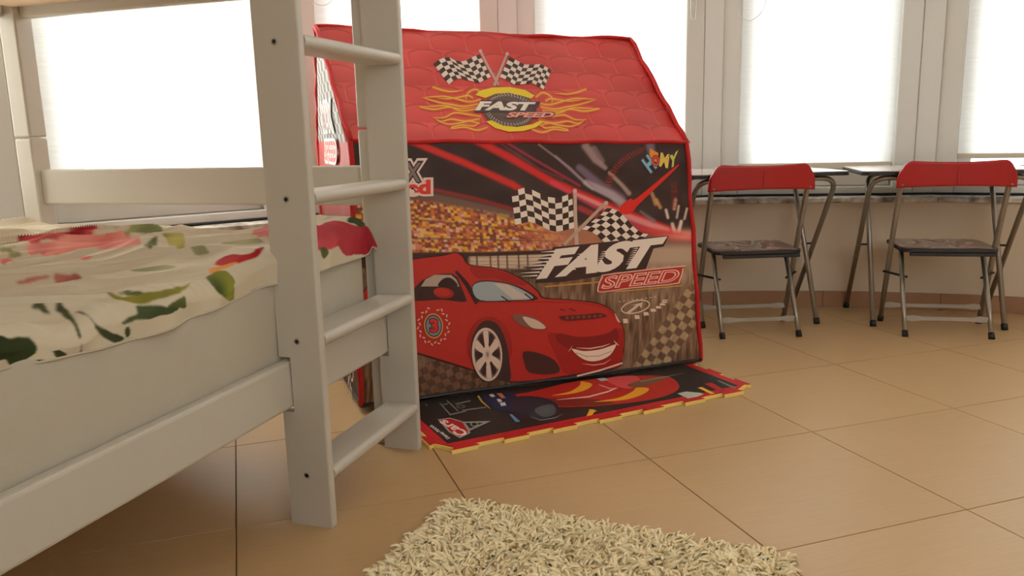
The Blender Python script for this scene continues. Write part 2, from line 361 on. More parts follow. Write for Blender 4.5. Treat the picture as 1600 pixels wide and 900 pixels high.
for i in range(-9, 10):
    for j in range(-9, 9):
        o0 = TO+ta*TS*i+tb*TS*j
        w = [tuple(o0+ta*x+tb*y) for x, y in ((g, g), (TS-g, g), (TS-g, TS-g), (g, TS-g))]
        c = clip(w, ROOM)
        if len(c) < 3: continue
        area = abs(sum(p[0]*q[1]-p[1]*q[0] for p, q in zip(c, c[1:]+c[:1])))/2
        if area < .004: continue
        me = full if area > (TS-2*g)**2*.9999 else tilemesh([((np.array(p)-o0) @ ta, (np.array(p)-o0) @ tb) for p in c])
        o = link('tile', me, None, floor); o.location = (*o0, 0); o.rotation_euler = (0, 0, TA)
# skirting tiles along the bay, joints where the picture shows them
seg = np.r_[0, np.cumsum(np.linalg.norm(np.diff(WALL, axis=0), axis=1))]
def on_wall(s, d=0.):
    x, y = np.interp(s, seg, WALL[:, 0]), np.interp(s, seg, WALL[:, 1]); e = .02
    t = np.array([np.interp(s+e, seg, WALL[:, 0])-np.interp(s-e, seg, WALL[:, 0]), np.interp(s+e, seg, WALL[:, 1])-np.interp(s-e, seg, WALL[:, 1])]); t /= np.linalg.norm(t)
    return np.array([x, y])+np.array([t[1], -t[0]])*d
sref = seg[np.argmin(np.linalg.norm(WALL-np.array([1.30, 3.31]), axis=1))]
bb = tag(strip('baseboard_bay', [on_wall(s, .0002) for s in np.linspace(.02, seg[-1]-.02, 60)], [on_wall(s, .004) for s in np.linspace(.02, seg[-1]-.02, 60)], 0.0, .064, 'grout'), kind='structure')
k0 = -math.floor(sref/.45); s = sref+k0*.45
while s < seg[-1]-.05:
    a, b = max(s+.0012, .03), min(s+.45-.0012, seg[-1]-.03); ss = np.linspace(a, b, 5)
    o = strip('skirting_tile', [on_wall(q, .0042) for q in ss], [on_wall(q, .011) for q in ss], .0005, .067, 'skirt'); o.parent = bb; del o['kind']; s += .45
for nm, a, b in (('baseboard_left', (LEFTX, BACKY), W0), ('baseboard_right', (RIGHTX, BACKY), W1_)):
    a, b = np.array(a), np.array(b); t = (b-a)/np.linalg.norm(b-a); n = np.array([t[1], -t[0]])*(.01 if nm.endswith('left') else -.01)
    tag(prism(nm, [a+t*.02, b-t*.03, b-t*.03+n, a+t*.02+n], .0005, .067, 'skirt'), kind='structure')
# marble sill: one slab per facet, on the low wall
sill = tag(strip('trim_1', bay_curve(.12, .09), bay_curve(-.06, -.09), .4342, .4352, 'grout'), kind='structure')
nk = (len(FRONT)-1)//(len(J)-1)
for i in range(len(J)-1):
    fr = [tuple(p) for p in FRONT[i*nk:(i+1)*nk+1]]; bk = [tuple(p) for p in bay_curve(-.03, -.06)[i*nk:(i+1)*nk+1]][::-1]
    ctr = np.mean(fr+bk, 0); pl = [tuple(np.array(p)+(ctr-np.array(p))*.002) for p in fr+bk]
    prism('marble_slab', pl, .4353, .4555, 'marble', sill, .002)
seal = [J[0]*1.0]+[inward(i, .036) for i in range(1, len(J)-1)]+[J[-1]]; seal[0] = inward(0, .036); seal[-1] = inward(len(J)-1, .036)
tag(from_bm('trim_2', tube_bm([(*p, .4605) for p in seal], .0052, 8), 'black'), kind='structure')

WORDS = ['leftmost of the row, left of the bunk bed', 'behind the bunk bed', 'behind the left end of the play tent', 'behind the right end of the play tent', 'behind the red chair nearest the play tent', 'at the right edge of the picture', 'past the right edge of the picture, last of the row']
for i in range(len(J)-1):
    d = J[i+1]-J[i]; L = float(np.linalg.norm(d)); w = tag(empty(f'window_{i+1}', (*J[i], 0), math.atan2(d[1], d[0])), kind='structure')
    a0, a1, a2 = .083, L-.162, L-.078          # blind from a0 to a1, stile to a2, corner post to L
    fy0, fy1 = -.026, .075
    def fr(nm, lo, hi, bev=.004, m='frame', par=None): return box(nm, lo, hi, m, par or w, bev, 2)
    fr('left_stile', (.0025, fy0, .4562), (a0, fy1, 2.56), .008); fr('right_stile', (a1+.004, fy0, .4562), (a2-.001, .0005, 2.56), .006); fr('right_stile_back', (a1+.004, .0135, .4562), (a2-.001, fy1, 2.56), .004)
    prism('corner_post', [(a2, fy0+.004), (L-.0025, fy0-.010), (L-.0025, fy1), (a2, fy1)], .4562, 2.56, 'frame', w, .0015)
    fr('lower_frame', (a0+.0005, fy0-.006, .4562), (a1+.0035, fy1, .492), .003); fr('upper_frame', (a0+.0005, fy0, 2.46), (a1+.0035, fy1, 2.56))
    s = fr('sash', (a0+.001, .014, .493), (a1+.003, .066, .574), .005)
    fr('sash_top', (a0+.001, .014, 2.39), (a1+.003, .066, 2.459), .005)
    fr('sash_stile', (a0+.001, .046, .575), (a0+.056, .066, 2.389), .004); fr('sash_stile', (a1-.030, .046, .575), (a1+.003, .066, 2.389), .004)
    fr('pane', (a0+.057, .054, .575), (a1-.031, .058, 2.389), 0, 'glass')
    if i < len(J)-2: jo = inward(i+1, -.088); q = Matrix.Rotation(-math.atan2(d[1], d[0]), 2) @ Vector(jo-J[i]); tube('sun_leak_plug', [(q.x, q.y, .4562), (q.x, q.y, 2.56)], .030, 'black', w, 10)  # unseen plug added behind the open joint to stop sun leaking in
    # blind
    zb = (.570, .570, .570, .570, .572, .600, .59)[i]
    r = empty('roller_blind', (*J[i], 0), math.atan2(d[1], d[0])); tag(r, f'white translucent roller blind {WORDS[i]}', 'blind', 'roller blinds of the bay window')
    nx, nz = 13, 30; X, Z = np.meshgrid(np.linspace(a0+.004, a1+.020, nx), np.linspace(zb+.016, 2.41, nz))
    Y = .0065+.0022*np.sin(X*23+i)*np.sin(Z*3.1+i*2)*np.exp(-((Z-zb)/.6)**2)
    grid_mesh('cloth', np.stack([X, Y, Z], -1).reshape(-1, 3), nx, nz, None, 'blind', r)
    box('bottom_bar', (a0+.004, -.001, zb), (a1+.001, .012, zb+.020), 'bar', r, .003)
    tube('roller', [(a0+.004, -.004, 2.425), (a1-.004, -.004, 2.425)], .018, 'frame', r, 14)
    zc = {2: 1.205, 4: 1.165}.get(i, 1.46); c0 = a0+.012
    pts = [(c0-.004, -.034, 2.40), (c0-.010, -.034, 1.75), (c0-.012, -.034, zc+.15), (c0-.040, -.034, zc+.075), (c0-.034, -.034, zc+.035), (c0+.010, -.034, zc), (c0+.060, -.032, zc+.03), (c0+.085, -.030, zc+.10), (c0+.060, -.030, 1.75), (c0+.012, -.03, 2.40)]
    tube('pull_chain', fillet(pts, .06, 6), .0016, 'chain', r, 6)
    if i == 3:
        pts = [(a1+.016, -.033, 2.0), (a1+.017, -.033, 1.23), (a1+.020, -.033, 1.182), (a1+.038, -.033, 1.182), (a1+.040, -.033, 1.23), (a1+.041, -.033, 2.0)]
        tube('cord_guide', fillet(pts, .012, 4), .0022, 'chain', r, 6)
    if i in (3, 4): box('cord_clip', (L-.012, -.044, .515), (L-.003, -.0345, .56), 'frame', r, .002)

# ------------------------------------------------------------------ bunk bed with ladder (local x = across to the room, y = along the bed, z up)
BA = math.radians(18.0); BO = np.array([-.356, 1.437, 0.])
BR = np.array([[math.cos(BA), math.sin(BA), 0], [-math.sin(BA), math.cos(BA), 0], [0, 0, 1]])     # columns: across, along, up
def tobed(P): return BR.T @ (np.asarray(P)-BO)
bed = tag(empty('bunk_bed', BO, -BA), 'white wooden bunk bed with a ladder of flat rungs on its room side', 'bunk bed')
V0, V1, NV = .42, .475, -1.62
for (u0, u1) in ((-.125, -.069), (-1.152, -1.096)):
    for (a, b) in ((V0, V1), (NV, NV+.055)):
        box('post', (u0, a, 0), (u1, b, .7585), 'paint', bed, .005, 3); box('upper_post', (u0, a, .7622), (u1, b, 1.56), 'paint', bed, .005, 3)
for z0, z1 in ((.238, .330), (1.068, 1.165), (1.30, 1.38)):
    nm = 'side_rail' if z0 < 1.2 else 'guard_rail'
    box(nm, (-.0935, NV+.0005 if z0 > .5 else NV+.056, z0), (-.0690, V0-.0005, z1), 'paint', bed, .007, 3)
    box(nm, (-1.152, NV+.056, z0), (-1.1275, V0-.0005, z1), 'paint', bed, .007, 3)
for z0, z1, nm in ((.583, .676, 'end_board'), (.25, .33, 'end_board'), (1.064, 1.165, 'upper_end_beam'), (1.30, 1.38, 'end_board')):
    box(nm, (-1.0955, .434, z0), (-.1255, .456, z1), 'paint', bed, .006, 3)
    box(nm, (-1.0955, NV+.016, z0), (-.1255, NV+.038, z1), 'paint', bed, .006, 3)
for k in range(13):
    y = NV+.10+k*.152
    box('slat', (-1.127, y, .246), (-.094, y+.07, .262), 'pine', bed, .002)
for k in range(9):
    y = V0+.010-(k+1)*.215
    box('upper_base_board', (-1.1, y, 1.092), (-.10, y+.212, 1.108), 'pine', bed, .002)
NOTCH = ((.230, .338), (1.058, 1.175), (1.29, 1.39))       # the ladder boards are notched round the rails
for (a, b) in ((0, .0185), (.402, .4195)):
    pl = [(-.091, 0)]
    for z0, z1 in NOTCH: pl += [(-.091, z0), (-.0665, z0), (-.0665, z1), (-.091, z1)]
    pl += [(-.091, 1.50), (-.07, 1.55), (-.02, 1.55), (0, 1.52), (0, 0)]
    bm = bmesh.new(); f = bm.faces.new([bm.verts.new((x, a, z)) for x, z in pl]); r = bmesh.ops.extrude_face_region(bm, geom=[f])
    for v in r['geom']:
        if isinstance(v, bmesh.types.BMVert): v.co.y = b
    bmesh.ops.recalc_face_normals(bm, faces=bm.faces[:])
    bmesh.ops.bevel(bm, geom=[e for e in bm.edges if abs(e.verts[0].co.x) < .001 and abs(e.verts[1].co.x) < .001], offset=.004, segments=3, affect='EDGES', profile=.5)
    p = from_bm('ladder_post', bm, 'paint', bed)
    for z in (.105, .370, .634, .907, 1.17, 1.43):
        yy = a-.0004 if a == 0 else b+.0004; s = -1 if a == 0 else 1
        wsh = tube('washer', [(-.048, yy, z), (-.048, yy+s*.0008, z)], .0062, 'plug', p, 18); tube('screw', [(-.048, yy+s*.0009, z), (-.048, yy+s*.0022, z)], .0036, 'screw', p, 12)
for z in (.105, .370, .634, .907, 1.17, 1.43):
    # flat tread with a rounded nose on the room side
    pr = [(-.082, z-.010), (-.082, z+.010)] + [(-.010+.012*math.cos(t), z+.0005+.0125*math.sin(t)) for t in np.linspace(math.pi/2, -math.pi/2, 9)]
    v = [(x, .0188, zz) for x, zz in pr]+[(x, .4017, zz) for x, zz in pr]; n = len(pr)
    f = [tuple(range(n))[::-1], tuple(range(n, 2*n))]+[(i, (i+1) % n, n+(i+1) % n, n+i) for i in range(n)]
    o = pyd('rung', v, f, 'paint', bed); bm = bmesh.new(); bm.from_mesh(o.data); bmesh.ops.recalc_face_normals(bm, faces=bm.faces[:]); bm.to_mesh(o.data); bm.free()
    o.data.polygons.foreach_set('use_smooth', [True]*len(o.data.polygons)); o.data.set_sharp_from_angle(angle=.6)
# mattress
bm = box_bm((-1.122, NV+.06, .2625), (-.0955, .374, .503), .035, 5)
bmesh.ops.subdivide_edges(bm, edges=[e for e in bm.edges if e.calc_length() > .5], cuts=24, use_grid_fill=True)
for v in bm.verts:
    if v.co.z > .345 and v.co.x > -.2: v.co.x += .0045*math.sin(min(1, (v.co.z-.345)/.12)*math.pi/2)*(1 if v.co.y < .33 else .3)
mt = from_bm('mattress', bm, 'mattress', None, True); mt.location = BO; mt.rotation_euler = (0, 0, -BA)
tag(mt, 'thick white mattress lying in the lower bunk under a floral duvet', 'mattress')
# floral duvet: cloth over the mattress, its room-side edge folded down over the mattress side
HEMV = [(-1.6, .47), (-.62, .484), (-.51, .470), (-.42, .463), (-.33, .459), (-.255, .463), (-.205, .465), (-.15, .467), (-.03, .477), (.17, .482), (.30, .480), (.36, .486), (.415, .50)]
CRV = [(-1.6, .53), (-.57, .534), (-.48, .528), (-.36, .518), (-.21, .520), (-.10, .534), (-.02, .552), (.08, .556), (.2, .557), (.31, .570), (.37, .560), (.415, .535)]
vv = np.r_[np.linspace(NV+.075, -.80, 40), np.linspace(-.797, .413, 720)]
ut = np.r_[np.linspace(-1.112, -.62, 150), np.linspace(-.618, -.118, 230)]; ns = 84
def it(tab, x): a = np.array(tab); return np.interp(x, a[:, 0], a[:, 1])
def folds(u, v):
    p, q = u*.80-v*.60, u*.60+v*.80             # across / along the creases
    w = vnoise(q*3.0, p*6, 3)*1.5
    r1 = np.abs(vnoise(p*15+w, q*2.1, 5)-.5)*2; r2 = np.abs(vnoise(p*31+w*2, q*4.2, 8)-.5)*2; r3 = vnoise(p*9+w, q*1.6, 11)
    return .030*(1-r1)**2.6+.018*(1-r2)**2.6+.006*(1-np.abs(vnoise(p*52+w*3, q*7, 15)-.5)*2)**2+.022*(r3-.4)
U, Vg = np.meshgrid(ut, vv)
crest = it(CRV, vv)[:, None]; hem = it(HEMV, vv)[:, None]
blend = np.clip((U+.50)/.38, 0, 1)**2
amp = np.clip((.415-Vg)/.10, .15, 1)*np.clip((U+1.112)/.06, .2, 1)
Ztop = (.5035*(1-blend)+(crest-.016)*blend) + folds(U, Vg)*amp*(1-.55*blend)
endr = np.clip((Vg-.375)/.038, 0, 1); Ztop -= .022*endr**2; Ztop = np.maximum(Ztop, .5055)
# rounded edge and hanging flap, each column follows the hem
T = np.linspace(0, 1, ns)[None, :]
zs = Ztop[:, -1:]; bul = .020*np.exp(-((vv-.22)/.16)**2)[:, None]+.004*np.sin(vv*17)[:, None]+.004*np.sin(vv*41+1)[:, None]
rad = .034; ang = np.clip(T/.42, 0, 1)*math.pi/2; dn = np.clip((T-.42)/.58, 0, 1)
Ue = -.118+rad*np.sin(ang)+bul*np.clip(T/.35, 0, 1)+.003*np.sin(vv*60)[:, None]*dn-.004*dn
zr = zs-rad*.9*(1-np.cos(ang)); zl = zs-rad*.9; hz = np.minimum(hem, zl-.004)
Zs = np.where(T <= .42, zr, zl+(hz-zl)*dn)
Uall = np.c_[U, Ue[:, 1:]]; Vall = np.c_[Vg, np.repeat(vv[:, None], ns-1, 1)]; Zall = np.c_[Ztop, Zs[:, 1:]]
# print coordinates: distance across the cloth (continues down the flap) and along the bed
S = np.c_[U, -.118+np.cumsum(np.sqrt(np.diff(Ue, axis=1)**2+np.diff(Zs, axis=1)**2), 1)]
CREAM = lin((232, 221, 198), .78)
colr = np.ones(S.shape+(3,))*CREAM
def soft(d, e=.004): return np.clip(.5-d/e, 0, 1)
def inpoly(pts):
    P = np.array(pts); ins = np.zeros(S.shape, bool); k = len(P)
    x0, x1, y0, y1 = P[:, 0].min(), P[:, 0].max(), P[:, 1].min(), P[:, 1].max()
    m = (S > x0) & (S < x1) & (Vall > y0) & (Vall < y1); x, y = S[m], Vall[m]; r = np.zeros(x.shape, bool)
    for i in range(k):
        a, b = P[i], P[(i+1) % k]
        c = ((a[1] > y) != (b[1] > y)); r ^= c & (x < (b[0]-a[0])*(y-a[1])/(b[1]-a[1]+1e-12)+a[0])
    ins[m] = r; return ins
def spline(P, k=6):
    P = [np.array(p, float) for p in P]; n = len(P); out = []
    for i in range(n):
        p0, p1, p2, p3 = P[i-1], P[i], P[(i+1) % n], P[(i+2) % n]
        for j in range(k):
            t = j/k; out.append(.5*((2*p1)+(-p0+p2)*t+(2*p0-5*p1+4*p2-p3)*t*t+(-p0+3*p1-3*p2+p3)*t**3))
    return out
_P = (BR @ np.stack([Uall.ravel(), Vall.ravel(), Zall.ravel()])).T+BO-CAM_C; _q = _P @ CAM_R; _px = 800+F_PX*_q[:, 0]/-_q[:, 2]; _py = 450-F_PX*_q[:, 1]/-_q[:, 2]; _dd = -_q[:, 2]
def cloth_at(x, y):                              # measured point -> place on the cloth (across, along)
    d2 = (_px-x)**2+(_py-y)**2; near = np.where(d2 < max(9., d2.min()*1.3))[0]; dm = _dd[near].min(); near = near[_dd[near] < dm+.03]; k = near[np.argmin(d2[near])]; return (S.ravel()[k], Vall.ravel()[k])
def petal(pts, c0, c1, ang=.6, fr=26):
    m = inpoly(spline(pts)); n = vnoise((S*math.cos(ang)+Vall*math.sin(ang))*fr, (Vall*math.cos(ang)-S*math.sin(ang))*fr*.35, 21)
    t = np.clip(n*1.25-.12, 0, 1)[..., None]; c = lin(c0)*(1-t)+lin(c1)*t; colr[m] = c[m]
def leaf(pts, c0=(70, 80, 52), c1=(150, 150, 70), ang=.3): petal(pts, c0, c1, ang, 34)
tp = lambda L, z=.53: [cloth_at(x, y) for x, y in L]; sd = tp
PK0, PK1 = (176, 62, 66), (228, 140, 132)
petal(tp([(28, 374), (60, 362), (110, 353), (150, 350), (184, 354), (150, 360), (120, 366), (75, 374), (45, 378)]), (150, 40, 48), (205, 96, 98))
petal(tp([(42, 389), (75, 378), (120, 372), (160, 366), (200, 368), (218, 372), (212, 382), (180, 388), (130, 394), (85, 396)]), (205, 112, 108), (232, 162, 152))
petal(tp([(0, 402), (14, 401), (22, 405), (16, 410), (0, 411)]), PK0, PK1)
petal(tp([(26, 442), (45, 434), (70, 430), (80, 432), (60, 438), (38, 443)]), (150, 84, 78), (190, 120, 110))
petal(tp([(84, 435), (105, 430), (125, 431), (140, 434), (115, 436)]), (150, 84, 78), (190, 120, 110))
petal(tp([(118, 403), (140, 400), (144, 402), (128, 406)]), PK0, PK1)
petal(tp([(336, 414), (345, 403), (362, 398), (380, 398), (398, 392), (412, 385), (408, 395), (385, 407), (362, 413)], .545), (140, 22, 30), (196, 56, 56))
petal(tp([(327, 420), (345, 415), (372, 410), (350, 420), (330, 428)], .545), (214, 120, 60), (228, 160, 90))
petal(tp([(395, 362), (415, 352), (424, 356), (420, 366), (402, 368)], .545), (196, 110, 118), (220, 150, 150))
leaf(tp([(193, 358), (205, 354), (225, 354), (254, 356), (240, 362), (210, 364)]), (120, 128, 90), (160, 160, 110))
leaf(tp([(253, 366), (268, 361), (286, 366), (288, 381), (275, 383), (262, 376)]), (130, 132, 60), (190, 180, 110))
leaf(tp([(225, 383), (236, 373), (246, 371), (240, 382), (230, 386)]), (92, 100, 70), (140, 142, 100))
leaf(tp([(292, 392), (308, 390), (326, 393), (318, 398), (304, 397)]), (130, 134, 100), (165, 160, 120))
leaf(tp([(202, 420), (225, 417), (260, 414), (275, 417), (250, 423), (215, 424)]), (140, 142, 105), (180, 175, 130))
leaf(tp([(14, 394), (22, 393), (32, 396), (22, 400)]), (120, 124, 84), (160, 160, 110))
leaf(tp([(0, 378), (20, 377), (36, 377), (16, 383), (0, 384)]), (70, 66, 44), (120, 112, 70))
leaf(tp([(0, 389), (14, 386), (24, 385), (10, 392), (0, 393)]), (110, 118, 70), (150, 150, 96))
leaf(tp([(345, 380), (372, 375), (398, 374), (412, 378), (395, 381), (365, 382)], .545), (150, 150, 116), (186, 180, 140))
leaf(tp([(160, 463), (185, 462), (225, 458), (262, 452), (290, 446), (300, 440), (280, 458), (240, 470), (200, 472)]), (84, 90, 50), (158, 152, 62))
leaf(tp([(186, 458), (202, 454), (225, 457), (215, 461), (196, 462)]), (60, 70, 46), (110, 116, 74))
leaf(sd([(262, 478), (275, 470), (288, 462), (291, 472), (290, 481), (276, 481)]), (70, 82, 46), (120, 126, 62))
leaf(sd([(322, 434), (335, 426), (352, 423), (361, 430), (367, 440), (366, 448), (366, 462), (366, 476), (352, 466), (336, 452)]), (62, 78, 46), (150, 152, 66), 1.2)
leaf(sd([(190, 506), (200, 496), (214, 490), (212, 478), (228, 477), (255, 478), (280, 482), (262, 492), (240, 497), (215, 500)]), (60, 72, 50), (92, 102, 66))
leaf(sd([(118, 487), (131, 488), (142, 497), (155, 510), (178, 521), (194, 528), (186, 534), (176, 535), (160, 526), (150, 515), (145, 503), (132, 492)]), (52, 58, 40), (76, 82, 52))
leaf(sd([(95, 489), (108, 487), (115, 497), (124, 514), (127, 524), (124, 530), (118, 516), (108, 500)]), (58, 64, 42), (84, 90, 58))
leaf(sd([(84, 527), (90, 524), (104, 550), (100, 558), (88, 559)][0:0] or [(84, 549), (92, 547), (103, 552), (104, 557), (94, 560), (87, 558)]), (44, 50, 36), (70, 74, 50))
leaf(sd([(196, 514), (200, 510), (204, 519), (200, 528), (196, 523)]), (60, 64, 44), (84, 86, 56))
leaf(sd([(-30, 540), (-8, 524), (6, 525), (12, 529), (30, 526), (46, 527), (57, 540), (55, 552), (40, 562), (30, 570), (14, 570), (8, 562), (-12, 563)]), (34, 44, 28), (66, 76, 44))
leaf(sd([(125, 533), (128, 538), (128, 552), (125, 553), (126, 543)]), (66, 44, 34), (84, 60, 44))
leaf(sd([(53, 564), (62, 562), (73, 563), (62, 566)]), (66, 52, 36), (84, 66, 46))
leaf(tp([(50, 479), (62, 479), (75, 485), (81, 489), (70, 490), (60, 483)]), (62, 66, 46), (90, 94, 62)); leaf(tp([(88, 485), (93, 479), (100, 480), (107, 485), (97, 488)]), (56, 58, 42), (84, 84, 58))
# beyond the ladder post
petal(tp([(480, 356), (510, 347), (535, 346), (560, 353), (582, 364), (597, 371), (592, 384), (577, 397), (550, 399), (520, 388), (480, 380)]), (158, 34, 52), (206, 84, 92), 1.3)
leaf(tp([(543, 346), (549, 334), (562, 326), (574, 330), (580, 338), (592, 342), (602, 346), (592, 349), (580, 350), (566, 355), (554, 350)]), (54, 62, 44), (80, 88, 58))
leaf(tp([(500, 388), (507, 386), (513, 396), (505, 404)]), (70, 76, 48), (110, 112, 70))
petal([(.002, .135), (.014, .14), (.008, .20), (-.004, .175)], (176, 62, 66), (215, 120, 110))
for k in range(16):                              # more roses and leaves towards the hidden end of the bed
    cu, cv = RNG.uniform(-1.0, -.15), RNG.uniform(-1.5, -.66); a0 = RNG.uniform(0, 6.3); R0 = RNG.uniform(.05, .11) if k % 2 else RNG.uniform(.03, .06)
    pp = [(cu+R0*(1+.2*math.sin(3*t+a0))*math.cos(t), cv+(R0 if k % 2 else R0*.4)*(1+.2*math.cos(2*t+a0))*math.sin(t)) for t in np.linspace(0, 6.28, 9)[:-1]]
    (petal(pp, PK0, PK1) if k % 2 else leaf(pp))
nv, nu = Uall.shape
for _ in range(2): colr[1:-1, 1:-1] = (colr[1:-1, 1:-1]*2+colr[:-2, 1:-1]+colr[2:, 1:-1]+colr[1:-1, :-2]+colr[1:-1, 2:])/6
du = grid_mesh('duvet', np.stack([Uall, Vall, Zall], -1).reshape(-1, 3), nu, nv, colr.reshape(-1, 3), 'linen')
du.location = BO; du.rotation_euler = (0, 0, -BA); tag(du, 'rumpled cream duvet printed with red roses and green leaves on the lower bunk', 'duvet')
tube('hem', [(Uall[i, -1], Vall[i, -1], Zall[i, -1]) for i in range(0, nv, 6)], .0022, mat('cream_hem', CREAM*.8, .9), du, 6)

# ------------------------------------------------------------------ play tent (local x = along the front, y = depth, z up)
TH = math.radians(19.8); TOr = np.array([-.42, 2.099, 0.])
TR = np.array([[math.cos(TH), -math.sin(TH), 0], [math.sin(TH), math.cos(TH), 0], [0, 0, 1]]); TW = (TR, TOr)
tent = tag(empty('play_tent', TOr, TH), 'red house-shaped fabric play tent printed with a racing car and chequered flags', 'play tent')
ZB = .0135; DEP = .70
EL, ER = np.array([.015, 0, .732]), np.array([1.013, 0, .704]); RL, RRr = np.array([-.011, .35, 1.060]), np.array([1.010, .35, 1.042])
BLc, BRc = np.array([0, 0, ZB]), np.array([1.079, 0, ZB])
fdisp = lambda a, b: .006*np.sin(np.clip(a, 0, 1.05)/1.05*math.pi)*np.sin(np.clip(b/.72, 0, 1)*math.pi)+.0010*np.sin(a*9+b*5)*np.sin(b*9)
front = Sheet((0, 0, 0), (1, 0, 0), (0, 0, 1), fdisp, TW)
# --- background of the front print, painted per vertex: night track, light streaks, grandstand, fence, asphalt
nx, nz = 430, 300
sx, tz = np.meshgrid(np.linspace(0, 1, nx), np.linspace(0, 1, nz))
xl, xr = BLc[0]+(EL[0]-BLc[0])*tz, BRc[0]+(ER[0]-BRc[0])*tz; zt = EL[2]+(ER[2]-EL[2])*sx
A, Bz = xl+(xr-xl)*sx, ZB+(zt-ZB)*tz
def print_xy(a, b):                      # panel metres -> picture-measured print layout
    P = (TR @ np.stack([a.ravel(), np.zeros(a.size), b.ravel()])).T+TOr-CAM_C; q = P @ CAM_R
    return (800+F_PX*q[:, 0]/-q[:, 2]).reshape(a.shape), (450-F_PX*q[:, 1]/-q[:, 2]).reshape(a.shape)
X, Y = print_xy(A, Bz); GF = 1.30
I = np.ones(X.shape+(3,))*np.array((58., 42, 42)); I += ((vnoise(X/30, Y/22, 2)-.5)*16)[..., None]
def mixc(mask, c): global I; I = I*(1-mask[..., None])+np.array(c, float)*mask[..., None]
def sstep(x, a, b): t = np.clip((x-a)/(b-a), 0, 1); return t*t*(3-2*t)
def streak(pts, w, c, al=1.):
    best = np.zeros(X.shape); P = np.array(pts, float); W = np.linspace(w[0], w[1], len(P)) if hasattr(w, '__len__') else [w]*len(P)
    for i in range(len(P)-1):
        a, b = P[i], P[i+1]; d = b-a; t = np.clip(((X-a[0])*d[0]+(Y-a[1])*d[1])/(d @ d), 0, 1)
        dd = np.hypot(X-a[0]-t*d[0], Y-a[1]-t*d[1]); ww = W[i]+(W[i+1]-W[i])*t; best = np.maximum(best, np.exp(-(dd/ww)**4))
    mixc(best*al, c)
hor = np.interp(X, [600, 675, 740, 800, 860, 930, 1000, 1080, 1100], [296, 302, 316, 330, 345, 358, 366, 366, 364])
low = sstep(Y, hor-3, hor+3); mixc(low, (112, 84, 72))
# asphalt
asph = sstep(Y, 405, 425)*low; n1 = vnoise(X/5, Y/34, 4); n2 = vnoise(X/2.2+Y*.03, Y/15, 6)
ac = np.array((112., 86, 68))+((n1-.5)*44+(n2-.5)*46)[..., None]*np.array((1, .9, .8)); lt = np.exp(-((X-1040)/95)**2-((Y-405)/48)**2); ac += lt[..., None]*np.array((70., 66, 58)); ac -= (sstep(Y, 540, 640)*26)[..., None]
I = I*(1-asph[..., None])+ac*asph[..., None]
rt = sstep(X, 880, 960)*sstep(Y, 372, 392); mixc(rt*(1-asph)*.9, (182, 160, 140))
# grandstand seats
top = np.interp(X, [630, 675, 730, 800, 850, 905], [310, 315, 324, 336, 352, 372]); bot = np.interp(X, [630, 760, 850, 905], [394, 393, 390, 384])
st = sstep(Y, top-2, top+2)*(1-sstep(Y, bot-1, bot+1))*(1-sstep(X, 860, 905))
cw = np.interp(X, [630, 860], [6.0, 3.6]); ci, cj = np.floor((X-(Y-top)*.12)/5.2).astype(int), np.floor((Y-top*.75)/4.2).astype(int)
pal = np.array([(196, 112, 60), (210, 156, 62), (216, 170, 66), (158, 84, 64), (196, 128, 104), (136, 76, 60), (178, 92, 60), (206, 170, 150), (120, 66, 56)], float)
I = I*(1-st[..., None])+pal[(np.random.default_rng(3).integers(0, 9, (97, 89)))[ci % 97, cj % 89]]*st[..., None]
for y0, sl in ((342, .10), (372, .02)): mixc(st*np.exp(-((Y-(y0+(X-640)*sl))/1.3)**2)*.8, (110, 62, 52))
mixc((1-sstep(np.abs(Y-(300+(X-640)*.22)), 6, 11))*sstep(X, 660, 690)*(1-sstep(X, 800, 850))*.5, (112, 88, 82))
pk = sstep(X, 800, 870)*(1-sstep(X, 925, 960))*sstep(Y, 345, 360)*(1-sstep(Y, 378, 392)); mixc(pk*.7, (190, 120, 92))
# fence band
fb = sstep(Y, bot, bot+2)*(1-sstep(Y, 417, 421))*(1-sstep(X, 850, 875)); mixc(fb, (66, 42, 36)); fw = fb*sstep(X, 728, 736)*sstep(Y, bot+6, bot+8); mixc(fw, (196, 172, 152))
for x0 in (743, 764, 776, 790, 808, 822): mixc(fb*np.exp(-((X-x0-(Y-380)*.05)/1.1)**2), (62, 42, 38))
for y0 in (402, 408, 413): mixc(fw*np.exp(-((Y-y0)/.7)**2)*.5, (110, 86, 74))
dk = np.exp(-((X-838)/40)**4-((Y-424)/9)**4); mixc(dk*sstep(vnoise(X/26, Y/1.5, 9), .4, .6), (66, 46, 42))
